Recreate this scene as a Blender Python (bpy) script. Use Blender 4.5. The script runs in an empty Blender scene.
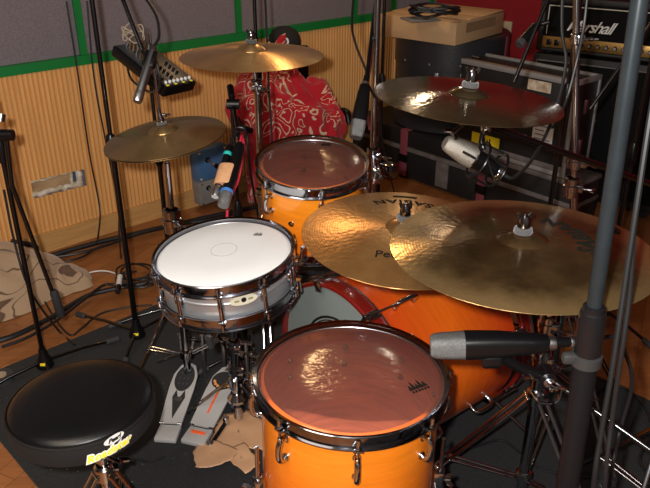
import bpy, bmesh, math, random
from mathutils import Vector, Matrix, noise
R_ = math.radians
random.seed(7)
scene = bpy.context.scene
COL = scene.collection
# ------------------------------------------------------------------ camera
H = 1.57; PITCH = R_(26); FPX = 720.0
cs, sn = math.cos(PITCH), math.sin(PITCH)
cam = bpy.data.cameras.new('camera'); cam.sensor_width = 36; cam.lens = 36*FPX/650; cam.clip_start = .02
camo = bpy.data.objects.new('camera', cam); COL.objects.link(camo)
camo.location = (0, 0, H); camo.rotation_euler = (R_(90)-PITCH, 0, 0)
scene.camera = camo
def D(x, y, d):
    """point seen at photo pixel x,y at distance d along the lens axis"""
    v = (244-y)/FPX
    return Vector(((x-325)/FPX*d, d*(cs+v*sn), H-d*(sn-v*cs)))
def Z(x, y, z=0.0):
    """point seen at photo pixel x,y lying at height z"""
    v = (244-y)/FPX
    return D(x, y, (H-z)/(sn-v*cs))
# ------------------------------------------------------------------ mesh builder
def catmull(pts, n=8):
    P = [Vector(p) for p in pts]
    if len(P) < 3: return P
    P = [P[0]*2-P[1]] + P + [P[-1]*2-P[-2]]
    out = []
    for i in range(1, len(P)-2):
        a, b, c, d = P[i-1:i+3]
        for k in range(n):
            t = k/n
            out.append(.5*((2*b)+(c-a)*t+(2*a-5*b+4*c-d)*t*t+(3*b-a-3*c+d)*t**3))
    out.append(P[-2]); return out
def frame(o, z, x=None):
    z = Vector(z).normalized(); x = Vector(x) if x is not None else Vector((1, 0, 0))
    if abs(z.dot(x.normalized())) > .98: x = Vector((0, 1, 0))
    x = (x - z*x.dot(z)).normalized(); y = z.cross(x)
    m = Matrix((x, y, z)).transposed().to_4x4(); m.translation = Vector(o); return m
class MB:
    def __init__(s): s.v = []; s.f = []; s.m = []
    def add(s, vs, fs, mi=0, xf=None):
        b = len(s.v)
        s.v += [(xf @ Vector(p)) if xf is not None else Vector(p) for p in vs]
        s.f += [tuple(b+i for i in f) for f in fs]; s.m += [mi]*len(fs); return s
    def box(s, c, size, rot=None, bev=0, mi=0, seg=2):
        bm = bmesh.new(); bmesh.ops.create_cube(bm, size=1)
        for v in bm.verts: v.co = Vector((v.co.x*size[0], v.co.y*size[1], v.co.z*size[2]))
        if bev: bmesh.ops.bevel(bm, geom=bm.edges[:], offset=bev, segments=seg, affect='EDGES', profile=.5)
        bm.verts.index_update()
        M = Matrix.Translation(Vector(c)) @ (rot.to_4x4() if rot is not None else Matrix())
        s.add([v.co.copy() for v in bm.verts], [[v.index for v in f.verts] for f in bm.faces], mi, M); bm.free(); return s
    def tube(s, pts, r, seg=10, mi=0, caps=True, flat=None):
        P = [Vector(p) for p in pts]; n = len(P)
        rr = r if isinstance(r, (list, tuple)) else [r]*n
        t0 = (P[1]-P[0]).normalized(); up = Vector((0, 0, 1)) if abs(t0.z) < .9 else Vector((1, 0, 0))
        x = (up - t0*up.dot(t0)).normalized()
        vs = []; fs = []
        for i in range(n):
            t = (P[min(i+1, n-1)]-P[max(i-1, 0)])
            if t.length < 1e-9: t = t0
            t.normalize(); x = (x - t*x.dot(t)).normalized(); y = t.cross(x)
            for k in range(seg):
                a = 2*math.pi*k/seg
                vs.append(P[i]+(x*math.cos(a)*(flat or 1)+y*math.sin(a))*rr[i])
        for i in range(n-1):
            for k in range(seg):
                fs.append((i*seg+k, i*seg+(k+1) % seg, (i+1)*seg+(k+1) % seg, (i+1)*seg+k))
        if caps: fs.append(tuple(range(seg))[::-1]); fs.append(tuple((n-1)*seg+k for k in range(seg)))
        return s.add(vs, fs, mi)
    def lathe(s, prof, seg=48, xf=None, mi=0, a0=0, a1=2*math.pi, close=False):
        """prof = (r,z) list, revolved about local z; close joins last to first"""
        full = abs(a1-a0-2*math.pi) < 1e-6; ns = seg if full else seg+1
        vs = []; fs = []; n = len(prof)
        for k in range(ns):
            a = a0+(a1-a0)*k/seg
            for r, z in prof: vs.append(Vector((r*math.cos(a), r*math.sin(a), z)))
        for k in range(seg):
            k2 = (k+1) % ns
            for i in range(n if close else n-1):
                j = (i+1) % n
                q = [k*n+i, k2*n+i, k2*n+j, k*n+j]
                fs.append(q)
        return s.add(vs, fs, mi, xf)
    def cyl(s, a, b, r, seg=16, mi=0, bev=0, r2=None):
        a = Vector(a); b = Vector(b); L = (b-a).length; r2 = r if r2 is None else r2
        e = bev or min(r, L)*.08
        return s.lathe([(0, 0), (r-e, 0), (r, e), (r2, L-e), (r2-e, L), (0, L)], seg, frame(a, b-a), mi)
    def sph(s, c, r, sc=(1, 1, 1), seg=16, mi=0, rot=None):
        prof = [(math.sin(math.pi*i/10)*1.0, -math.cos(math.pi*i/10)) for i in range(11)]
        M = Matrix.Translation(Vector(c)) @ (rot.to_4x4() if rot is not None else Matrix()) @ Matrix.Diagonal((r*sc[0], r*sc[1], r*sc[2], 1))
        return s.lathe(prof, seg, M, mi)
    def prism(s, pts, z0, z1, xf=None, mi=0):
        n = len(pts); vs = [(x, y, z0) for x, y in pts]+[(x, y, z1) for x, y in pts]
        fs = [tuple(range(n))[::-1], tuple(range(n, 2*n))]+[(i, (i+1) % n, n+(i+1) % n, n+i) for i in range(n)]
        return s.add(vs, fs, mi, xf)
    def loft(s, secs, xf=None, mi=0, seg=20, p=3.0):
        """secs = (z, w, h) superellipse sections"""
        vs = []; fs = []
        for z, w, h in secs:
            for k in range(seg):
                a = 2*math.pi*k/seg; c, q = math.cos(a), math.sin(a)
                rad = (abs(c)**p+abs(q)**p)**(-1/p)
                vs.append((w*.5*c*rad, h*.5*q*rad, z))
        n = len(secs)
        for i in range(n-1):
            for k in range(seg): fs.append((i*seg+k, i*seg+(k+1) % seg, (i+1)*seg+(k+1) % seg, (i+1)*seg+k))
        fs.append(tuple(range(seg))[::-1]); fs.append(tuple((n-1)*seg+k for k in range(seg)))
        return s.add(vs, fs, mi, xf)
    def wing(s, c, ax, r=.006, span=.016, mi=0):
        """a wing nut: hub and two ears"""
        m = frame(c, ax); s.lathe([(0, 0), (r, 0), (r*.8, r*1.8), (0, r*2)], 12, m, mi)
        for sg in (-1, 1):
            s.prism([(sg*r*.5, 0), (sg*span*.75, r*.6), (sg*span, r*2.4), (sg*span*.75, r*3), (sg*r*.6, r*1.5)][::sg], -r*.3, r*.3, m @ Matrix.Rotation(math.pi/2, 4, 'X'), mi)
        return s
    def build(s, name, mats, parent=None, local=False, sharp=38):
        me = bpy.data.meshes.new(name)
        M = Matrix()
        if parent is not None and not local:
            p = parent
            while p.parent: p = p.parent
            M = p.matrix_basis.inverted()
        me.from_pydata([M @ Vector(v) for v in s.v], [], s.f)
        if not isinstance(mats, (list, tuple)): mats = [mats]
        for m in mats: me.materials.append(m)
        bm = bmesh.new(); bm.from_mesh(me)
        for i, f in enumerate(bm.faces): f.smooth = True; f.material_index = s.m[f.index] if len(mats) > 1 else 0
        bmesh.ops.recalc_face_normals(bm, faces=bm.faces[:])
        th = R_(sharp)
        for e in bm.edges:
            if len(e.link_faces) == 2 and e.calc_face_angle(0) > th: e.smooth = False
        bm.to_mesh(me); bm.free()
        o = bpy.data.objects.new(name, me); COL.objects.link(o)
        if parent is not None: o.parent = parent
        return o
def tag(o, label, cat=None, group=None):
    o['label'] = label
    if cat: o['category'] = cat
    if group: o['group'] = group
    return o
def thing(name, label, cat, M=None, group=None):
    o = bpy.data.objects.new(name, None); COL.objects.link(o); o.empty_display_size = .05
    if M is None: M = Matrix()
    if not isinstance(M, Matrix): M = Matrix.Translation(Vector(M))
    o.matrix_basis = M
    return tag(o, label, cat, group)
def struct(o): o['kind'] = 'structure'; return o
def stuff(o): o['kind'] = 'stuff'; return o
def text(s, size=1, shear=0, ext=.01, bold=0, space=1):
    cu = bpy.data.curves.new('t', 'FONT'); cu.body = s; cu.size = size; cu.shear = shear; cu.extrude = ext; cu.offset = bold
    cu.align_x = 'CENTER'; cu.align_y = 'CENTER'; cu.resolution_u = 3; cu.space_character = space
    ob = bpy.data.objects.new('t', cu); COL.objects.link(ob)
    dg = bpy.context.evaluated_depsgraph_get(); dg.update()
    me = bpy.data.meshes.new_from_object(ob.evaluated_get(dg))
    vs = [v.co.copy() for v in me.vertices]; fs = [tuple(p.vertices) for p in me.polygons]
    bpy.data.objects.remove(ob); bpy.data.curves.remove(cu); bpy.data.meshes.remove(me)
    return vs, fs
# ------------------------------------------------------------------ materials
def mat(name, col, rough=.5, metal=0, spec=.5, coat=0, nscale=0, namt=0, bump=0, bscale=0, col2=None, coords='Object', detail=4, sheen=0, stretch=None, coatr=.03):
    m = bpy.data.materials.new(name); m.use_nodes = True; nt = m.node_tree; N = nt.nodes; L = nt.links
    b = N['Principled BSDF']
    b.inputs['Base Color'].default_value = (*col, 1); b.inputs['Roughness'].default_value = rough
    b.inputs['Metallic'].default_value = metal; b.inputs['Specular IOR Level'].default_value = spec
    b.inputs['Coat Weight'].default_value = coat; b.inputs['Coat Roughness'].default_value = coatr
    b.inputs['Sheen Weight'].default_value = sheen
    tc = N.new('ShaderNodeTexCoord'); src = tc.outputs[coords]
    if stretch:
        mp = N.new('ShaderNodeMapping'); mp.inputs['Scale'].default_value = stretch; L.new(src, mp.inputs[0]); src = mp.outputs[0]
    if namt or col2:
        n = N.new('ShaderNodeTexNoise'); n.inputs['Scale'].default_value = nscale or 20; n.inputs['Detail'].default_value = detail; L.new(src, n.inputs[0])
        cr = N.new('ShaderNodeValToRGB'); c2 = col2 or tuple(c*(1-namt) for c in col)
        cr.color_ramp.elements[0].position = .35; cr.color_ramp.elements[1].position = .65
        cr.color_ramp.elements[0].color = (*c2, 1); cr.color_ramp.elements[1].color = (*col, 1)
        L.new(n.outputs['Fac'], cr.inputs[0]); L.new(cr.outputs[0], b.inputs['Base Color'])
    if bump:
        n2 = N.new('ShaderNodeTexNoise'); n2.inputs['Scale'].default_value = bscale; n2.inputs['Detail'].default_value = 3; L.new(src, n2.inputs[0])
        bp = N.new('ShaderNodeBump'); bp.inputs['Strength'].default_value = bump; bp.inputs['Distance'].default_value = .002
        L.new(n2.outputs['Fac'], bp.inputs['Height']); L.new(bp.outputs[0], b.inputs['Normal'])
    return m
chrome = mat('chrome', (.5, .515, .55), .1, 1)
stand_chrome = mat('stand_chrome', (.36, .37, .41), .15, 1)
black_chrome = mat('dark_chrome_hoop', (.26, .26, .28), .1, 1)
satin = mat('satin_nickel', (.62, .62, .64), .3, 1)
black_metal = mat('black_metal', (.003, .003, .0035), .22, 0, .5, coat=.2)
black_plastic = mat('black_plastic', (.004, .004, .0045), .3, spec=.35)
rubber = mat('rubber', (.015, .015, .016), .8)
grey_rubber = mat('grey_rubber', (.035, .035, .037), .7)
cable_black = mat('cable_black', (.008, .008, .010), .45)
cable_grey = mat('cable_grey', (.011, .012, .013), .45)
yellow = mat('yellow_label', (.8, .62, .02), .5)
white_paint = mat('white_print', (.75, .75, .73), .5)
black_print = mat('black_print', (.012, .010, .008), .9, spec=.1)
felt = mat('grey_felt', (.07, .07, .073), .95, sheen=.3, nscale=300, namt=.3)
grille = mat('mic_grille', (.27, .275, .28), .38, .8, bump=1.0, bscale=900, nscale=500, namt=.45)
def lacquer(name, c_edge, c_mid, axis_len, top_first=True, mid=.5):
    """amber stained maple with a burst fade along the shell, under clear lacquer"""
    m = bpy.data.materials.new(name); m.use_nodes = True; nt = m.node_tree; N = nt.nodes; L = nt.links
    b = N['Principled BSDF']; b.inputs['Roughness'].default_value = .28; b.inputs['Coat Weight'].default_value = .8; b.inputs['Coat Roughness'].default_value = .04
    tc = N.new('ShaderNodeTexCoord'); sp = N.new('ShaderNodeSeparateXYZ'); L.new(tc.outputs['Object'], sp.inputs[0])
    mr = N.new('ShaderNodeMapRange'); mr.inputs[1].default_value = 0; mr.inputs[2].default_value = -axis_len; L.new(sp.outputs['Z'], mr.inputs[0])
    cr = N.new('ShaderNodeValToRGB'); e = cr.color_ramp.elements
    e[0].position = 0; e[0].color = (*(c_mid if top_first else c_edge), 1); e[1].position = 1; e[1].color = (*c_edge, 1)
    k = cr.color_ramp.elements.new(mid); k.color = (*c_mid, 1)
    L.new(mr.outputs[0], cr.inputs[0])
    mp = N.new('ShaderNodeMapping'); mp.inputs['Scale'].default_value = (14, 14, 90); L.new(tc.outputs['Object'], mp.inputs[0])
    n = N.new('ShaderNodeTexNoise'); n.inputs['Scale'].default_value = 1; n.inputs['Detail'].default_value = 5; L.new(mp.outputs[0], n.inputs[0])
    mx = N.new('ShaderNodeMixRGB'); mx.blend_type = 'MULTIPLY'; mx.inputs[0].default_value = .35
    L.new(cr.outputs[0], mx.inputs[1]); L.new(n.outputs['Fac'], mx.inputs[2])
    br = N.new('ShaderNodeBrightContrast'); br.inputs[1].default_value = .04; L.new(mx.outputs[0], br.inputs[0])
    L.new(mx.outputs[0], b.inputs['Base Color']); return m
shell_front = lacquer('amber_burst_lacquer', (.75, .11, .004), (.95, .25, .012), .34, mid=.3)
shell_rear = lacquer('amber_burst_lacquer_small', (.9, .16, .006), (1.0, .31, .015), .26, mid=.25)
shell_bass = lacquer('amber_burst_lacquer_bass', (.62, .045, .006), (.9, .16, .008), .46, False, .5)
hoop_red = mat('cherry_lacquered_hoop', (.17, .008, .005), .25, coat=.8)
inner_wood = mat('inner_maple', (.85, .27, .14), .55, nscale=1, namt=.35, stretch=(8, 8, 60))
def clear_head(name, tint, haze):
    m = bpy.data.materials.new(name); m.use_nodes = True; nt = m.node_tree; N = nt.nodes; L = nt.links
    for n in list(N): N.remove(n)
    out = N.new('ShaderNodeOutputMaterial'); tr = N.new('ShaderNodeBsdfTransparent'); tr.inputs[0].default_value = (*tint, 1)
    df = N.new('ShaderNodeBsdfDiffuse'); df.inputs[0].default_value = (.72, .29, .23, 1)
    mx = N.new('ShaderNodeMixShader'); mx.inputs[0].default_value = haze; L.new(tr.outputs[0], mx.inputs[1]); L.new(df.outputs[0], mx.inputs[2])
    gl = N.new('ShaderNodeBsdfGlossy'); gl.inputs['Roughness'].default_value = .13
    fr = N.new('ShaderNodeFresnel'); fr.inputs[0].default_value = 1.42
    mx2 = N.new('ShaderNodeMixShader'); L.new(fr.outputs[0], mx2.inputs[0]); L.new(mx.outputs[0], mx2.inputs[1]); L.new(gl.outputs[0], mx2.inputs[2])
    tc = N.new('ShaderNodeTexCoord'); mp = N.new('ShaderNodeMapping'); mp.inputs['Scale'].default_value = (26, 60, 26); mp.inputs['Rotation'].default_value = (0, 0, .4)
    L.new(tc.outputs['Object'], mp.inputs[0])
    nz = N.new('ShaderNodeTexNoise'); nz.inputs['Scale'].default_value = 1; nz.inputs['Detail'].default_value = 3; L.new(mp.outputs[0], nz.inputs[0])
    ln = N.new('ShaderNodeVectorMath'); ln.operation = 'LENGTH'; L.new(tc.outputs['Object'], ln.inputs[0])
    mr = N.new('ShaderNodeMapRange'); mr.inputs[1].default_value = .03; mr.inputs[2].default_value = .15; mr.inputs[3].default_value = 1; mr.inputs[4].default_value = .05; L.new(ln.outputs['Value'], mr.inputs[0])
    bp = N.new('ShaderNodeBump'); bp.inputs['Distance'].default_value = .0022; L.new(mr.outputs[0], bp.inputs['Strength']); L.new(nz.outputs['Fac'], bp.inputs['Height'])
    L.new(bp.outputs[0], gl.inputs['Normal']); L.new(mx2.outputs[0], out.inputs[0]); return m
head_clear = clear_head('clear_drum_head', (1.0, .86, .82), .13)
head_white = mat('coated_white_head', (.86, .87, .88), .6, nscale=6, namt=.04, bump=.15, bscale=500)
head_grey = mat('grey_bass_head_film', (.2, .24, .23), .25)
head_dark = mat('smoky_head_centre', (.1, .065, .075), .25)
def bronze(name, col, col2, rough=.27, nsc=9, groove=1100, hammer=.5, patina=.5, aniso=.75, rim=None, met=.85):
    m = bpy.data.materials.new(name); m.use_nodes = True; nt = m.node_tree; N = nt.nodes; L = nt.links
    b = N['Principled BSDF']; b.inputs['Metallic'].default_value = met; b.inputs['Roughness'].default_value = rough
    b.inputs['Anisotropic'].default_value = aniso; b.inputs['Anisotropic Rotation'].default_value = .25
    tg = N.new('ShaderNodeTangent'); tg.direction_type = 'RADIAL'; tg.axis = 'Z'; L.new(tg.outputs[0], b.inputs['Tangent'])
    tc = N.new('ShaderNodeTexCoord')
    n = N.new('ShaderNodeTexNoise'); n.inputs['Scale'].default_value = nsc; n.inputs['Detail'].default_value = 6; n.inputs['Roughness'].default_value = .65; L.new(tc.outputs['Object'], n.inputs[0])
    cr = N.new('ShaderNodeValToRGB'); cr.color_ramp.elements[0].position = .5-.25*patina; cr.color_ramp.elements[1].position = .5+.2*patina
    cr.color_ramp.elements[0].color = (*col2, 1); cr.color_ramp.elements[1].color = (*col, 1)
    L.new(n.outputs['Fac'], cr.inputs[0]); L.new(cr.outputs[0], b.inputs['Base Color'])
    if rim:
        lr = N.new('ShaderNodeVectorMath'); lr.operation = 'LENGTH'; L.new(tc.outputs['Object'], lr.inputs[0])
        ad = N.new('ShaderNodeMath'); ad.operation = 'MULTIPLY_ADD'; ad.inputs[1].default_value = .07; L.new(n.outputs['Fac'], ad.inputs[0]); L.new(lr.outputs['Value'], ad.inputs[2])
        mr = N.new('ShaderNodeMapRange'); mr.inputs[1].default_value = rim[0]; mr.inputs[2].default_value = rim[1]; L.new(ad.outputs[0], mr.inputs[0])
        mx = N.new('ShaderNodeMixRGB'); L.new(mr.outputs[0], mx.inputs[0]); L.new(cr.outputs[0], mx.inputs[1]); mx.inputs[2].default_value = (*rim[2], 1); L.new(mx.outputs[0], b.inputs['Base Color'])
    # lathed grooves and hammer marks
    sp = N.new('ShaderNodeSeparateXYZ'); L.new(tc.outputs['Object'], sp.inputs[0])
    cb = N.new('ShaderNodeCombineXYZ'); L.new(sp.outputs[0], cb.inputs[0]); L.new(sp.outputs[1], cb.inputs[1])
    ln = N.new('ShaderNodeVectorMath'); ln.operation = 'LENGTH'; L.new(cb.outputs[0], ln.inputs[0])
    ml = N.new('ShaderNodeMath'); ml.operation = 'MULTIPLY'; ml.inputs[1].default_value = groove; L.new(ln.outputs['Value'], ml.inputs[0])
    sw = N.new('ShaderNodeMath'); sw.operation = 'SINE'; L.new(ml.outputs[0], sw.inputs[0])
    vo = N.new('ShaderNodeTexVoronoi'); vo.inputs['Scale'].default_value = 95; vo.feature = 'SMOOTH_F1'; L.new(tc.outputs['Object'], vo.inputs[0])
    b1 = N.new('ShaderNodeBump'); b1.inputs['Strength'].default_value = hammer; b1.inputs['Distance'].default_value = .0025; L.new(vo.outputs['Distance'], b1.inputs['Height'])
    b2 = N.new('ShaderNodeBump'); b2.inputs['Strength'].default_value = .07; b2.inputs['Distance'].default_value = .0004
    L.new(sw.outputs[0], b2.inputs['Height']); L.new(b1.outputs[0], b2.inputs['Normal']); L.new(b2.outputs[0], b.inputs['Normal'])
    return m
br_ride = bronze('aged_bronze', (.25, .15, .065), (.08, .047, .02), .22, 13, patina=.9, hammer=.14, rim=(.215, .275, (.52, .34, .15)), met=.86)
br_crash = bronze('lathed_bronze', (.54, .30, .11), (.40, .20, .07), .28, 7, hammer=.15)
br_dark = bronze('dark_polished_bronze', (.34, .25, .14), (.2, .14, .08), .13, 5, met=.95, hammer=.12)
br_back = bronze('warm_bronze', (.72, .45, .2), (.5, .29, .12), .3, 5, hammer=.1)
br_hat = bronze('dull_bronze', (.5, .32, .14), (.34, .21, .09), .25, 5, hammer=.12)
# ------------------------------------------------------------------ room
WA = Z(0, 263); dW = Vector((math.sin(R_(48)), math.cos(R_(48)), 0)); nW = Vector((dW.y, -dW.x, 0))   # left wall: start, direction, normal into room
def W(t, z, off=0): return WA + dW*t + nW*off + Vector((0, 0, z))
def onwall(x, y, off=0):
    a = Vector((0, 0, H)); r = D(x, y, 1)-a
    k = (WA+nW*off-a).dot(nW)/r.dot(nW); p = a+r*k
    return (p-WA).dot(dW), p.z
TC = onwall(436, 10)[0]; CORN = W(TC, 0)
dB = Vector((math.sin(R_(132)), math.cos(R_(132)), 0)); nB = Vector((-dB.y, dB.x, 0))
if nB.y > 0: nB = -nB
T0 = -4.2; CEIL = 2.35; LB = 4.6
# floor
m = bpy.data.materials.new('parquet'); m.use_nodes = True; nt = m.node_tree; N = nt.nodes; L = nt.links
b = N['Principled BSDF']; b.inputs['Roughness'].default_value = .34; b.inputs['Coat Weight'].default_value = .25; b.inputs['Coat Roughness'].default_value = .2
tc = N.new('ShaderNodeTexCoord'); mp = N.new('ShaderNodeMapping'); mp.inputs['Rotation'].default_value = (0, 0, R_(-64)); L.new(tc.outputs['Object'], mp.inputs[0])
bk = N.new('ShaderNodeTexBrick'); bk.inputs['Scale'].default_value = 1; bk.inputs['Brick Width'].default_value = .42; bk.inputs['Row Height'].default_value = .07
bk.inputs['Mortar Size'].default_value = .0012; bk.inputs['Color1'].default_value = (.33, .125, .04, 1); bk.inputs['Color2'].default_value = (.24, .085, .026, 1); bk.inputs['Mortar'].default_value = (.14, .05, .015, 1)
L.new(mp.outputs[0], bk.inputs[0])
mp2 = N.new('ShaderNodeMapping'); mp2.inputs['Rotation'].default_value = (0, 0, R_(-64)); mp2.inputs['Scale'].default_value = (5, 60, 5); L.new(tc.outputs['Object'], mp2.inputs[0])
n = N.new('ShaderNodeTexNoise'); n.inputs['Scale'].default_value = 1; n.inputs['Detail'].default_value = 4; L.new(mp2.outputs[0], n.inputs[0])
mx = N.new('ShaderNodeMixRGB'); mx.blend_type = 'OVERLAY'; mx.inputs[0].default_value = .35; L.new(bk.outputs['Color'], mx.inputs[1]); L.new(n.outputs['Fac'], mx.inputs[2]); L.new(mx.outputs[0], b.inputs['Base Color'])
floor_m = m
c0 = W(T0, 0); c1 = W(TC, 0); c2 = c1+dB*LB; c3 = c0+dB*LB
def slab(pts, z0, z1): 
    mb = MB(); n = len(pts)
    return mb.add([(p.x, p.y, z0) for p in pts]+[(p.x, p.y, z1) for p in pts], [tuple(range(n))[::-1], tuple(range(n, 2*n))]+[(i, (i+1) % n, n+(i+1) % n, n+i) for i in range(n)])
e = .12
big = [c0-dW*e-dB*e, c1+dW*e-dB*e, c2+dW*e+dB*e, c3-dW*e+dB*e]
struct(slab(big, -.06, 0).build('floor', floor_m))
struct(slab(big, CEIL, CEIL+.05).build('ceiling', mat('ceiling_grey', (.11, .095, .08), .9)))
fabric = mat('lilac_grey_wall_cloth', (.235, .20, .225), .95, nscale=160, namt=.3, bump=.5, bscale=700, sheen=.2)
red_cloth = mat('red_wall_cloth', (.30, .004, .011), .95, nscale=120, namt=.25, bump=.4, bscale=600, sheen=.2)
green = mat('green_painted_strip', (.008, .2, .04), .45)
base_wood = mat('baseboard_oak', (.62, .34, .12), .45, nscale=1, namt=.2, stretch=(6, 6, 60))
def wallbox(t0, t1, z0, z1, o0, o1, name=None, m=None):
    mb = MB(); q = [W(t0, 0, o0), W(t1, 0, o0), W(t1, 0, o1), W(t0, 0, o1)]
    mb = slab(q, z0, z1)
    return mb.build(name, m) if name else mb
RAILZ = onwall(0, 76)[1]; RAILT = onwall(0, 66)[1]
struct(wallbox(T0, TC, 0, CEIL, -.1, 0, 'wall_left', fabric))
# ribbed wainscot: real ribs, with a hole broken through it
hole = [onwall(28, 184), onwall(80, 176)]; hz0 = onwall(58, 190)[1]; hz1 = onwall(58, 173)[1]
ht0, ht1 = hole[0][0], hole[1][0]
mb = MB(); pitch = .022; TH = .028; t = T0+.4; zb = .1
def ribs(t, z0, z1):
    a = [(0, TH-.007), (.009, TH-.007), (.0115, TH), (.0195, TH), (pitch, TH-.007)]
    vs = []
    for z in (z0, z1): vs += [W(t+p, z, o) for p, o in a]
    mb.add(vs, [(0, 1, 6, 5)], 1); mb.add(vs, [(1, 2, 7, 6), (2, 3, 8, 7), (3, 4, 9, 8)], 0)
while t < TC-.02:
    if ht0 < t < ht1:
        j = random.uniform(-.004, .004); ribs(t, zb, hz0+j); ribs(t, hz1+j, RAILZ+.005)
    else: ribs(t, zb, RAILZ+.005)
    t += pitch
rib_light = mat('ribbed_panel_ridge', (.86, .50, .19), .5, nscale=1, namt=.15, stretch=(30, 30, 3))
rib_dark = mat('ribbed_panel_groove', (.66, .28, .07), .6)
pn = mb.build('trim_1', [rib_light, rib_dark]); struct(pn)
# broken plaster box in the hole
hb = MB(); hb.add([W(ht0, hz0, .003), W(ht1, hz0, .003), W(ht1, hz1, .003), W(ht0, hz1, .003)], [(0, 1, 2, 3)])
plaster = mat('bare_plaster_patch', (.55, .37, .2), .9, nscale=14, col2=(.36, .22, .11), bump=1, bscale=60)
hx = hb.build('trim_2', plaster); struct(hx)
pl = MB(); wt = mat('broken_white_plaster', (.72, .68, .6), .9, nscale=40, col2=(.5, .42, .3), bump=1, bscale=120)
hw = ht1-ht0; hh = hz1-hz0
def lumpbar(a, b, w, d):
    P = [a.lerp(b, k/14)+Vector((0, 0, random.uniform(-.006, .006))) for k in range(15)]
    pl.tube(P, [w*random.uniform(.75, 1.2) for _ in P], 8)
lumpbar(W(ht0, hz0+.012, .018), W(ht1-.01, hz0+.012, .018), .014, 0)
lumpbar(W(ht1-.016, hz0, .018), W(ht1-.010, hz1, .018), .015, 0)
lumpbar(W(ht1-.05, hz0+.02, .012), W(ht1-.046, hz1, .012), .007, 0)
lumpbar(W(ht0, hz1-.006, .014), W(ht1, hz1-.006, .014), .006, 0)
o = pl.build('plaster_edging', wt, hx)
wallbox(ht1-.042, ht1-.028, hz0+.03, hz1-.004, .004, .02).build('cable_stub', mat('blue_grey_stub', (.05, .08, .12), .5), hx)
struct(wallbox(T0, TC, RAILZ, RAILT, 0, .034, 'trim_3', green))
k = 4
for px, py in ((81, 40), (238, 25), (354, 12), (393, 8), (431, 4)):
    tt = onwall(px, py)[0]
    struct(wallbox(tt-.017, tt+.017, RAILT, CEIL, 0, .014, 'trim_%d' % k, green)); k += 1
struct(wallbox(T0, TC, 0, .1, 0, .04, 'baseboard_left', base_wood))
# right hand (red) wall and the two walls behind the camera
def bwall(name, p, q, nrm, m):
    a = [p, q, q-nrm*.1, p-nrm*.1]; return struct(slab(a, 0, CEIL).build(name, m))
bwall('wall_back', c1, c2, nB, red_cloth)
dark_wall = mat('dark_room_wall', (.1, .085, .08), .9)
bwall('wall_right', c2, c3, nW*-1, dark_wall)
bwall('wall_front', c3, c0, -nB, dark_wall)
def B(s, z, off=0): return CORN+dB*s+nB*off+Vector((0, 0, z))
def onback(x, y, off=0):
    a = Vector((0, 0, H)); r = D(x, y, 1)-a
    kk = (CORN+nB*off-a).dot(nB)/r.dot(nB); p = a+r*kk
    return (p-CORN).dot(dB), p.z
FB = frame(CORN, nB, dB)     # local x along the wall? z out of it
# switch plate on the red wall
s0, z1 = onback(499, 20); s1, z0 = onback(511, 41)
t_ = thing('wall_switch', 'beige square electrical plate on the red wall', 'switch', B((s0+s1)/2, (z0+z1)/2))
rotB = Matrix((dB, -nB, Vector((0, 0, 1)))).transposed()
MB().box(B((s0+s1)/2, (z0+z1)/2, .008), (s1-s0, .016, z1-z0), rotB, .004).build('plate', mat('beige_plate', (.5, .4, .27), .5), t_)
MB().box(B((s0+s1)/2, (z0+z1)/2, .018), ((s1-s0)*.5, .006, (z1-z0)*.5), rotB, .002).build('rocker', mat('beige_rocker', (.42, .33, .22), .4), t_)
# ------------------------------------------------------------------ rug
rugL = Z(-43, 389); dR = Vector((math.sin(R_(46)), math.cos(R_(46)), 0)); eR = Vector((dR.y, -dR.x, 0))
rc = [rugL, rugL+dR*1.68, rugL+dR*1.68+eR*2.5, rugL+eR*2.5]
rug_m = mat('charcoal_carpet', (.014, .014, .015), .95, nscale=260, col2=(.002, .002, .003), bump=1, bscale=500, sheen=.05, detail=6)
RZ = .009
o = slab(rc, 0.0005, RZ).build('rug', rug_m); tag(o, 'charcoal black carpet under the drum kit', 'rug')
fl = MB()
for i in range(240):
    p = rugL+dR*random.uniform(.05, 1.6)+eR*random.uniform(.05, 2.2)
    a = random.uniform(0, 6.28); l = random.uniform(.001, .004)
    fl.box((p.x, p.y, RZ+.0006), (l, .0014, .001), Matrix.Rotation(a, 3, 'Z'))
o = stuff(tag(fl.build('carpet_lint', mat('lint', (.3, .28, .25), .9)), 'pale specks of lint scattered on the charcoal carpet', 'lint'))
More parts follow.
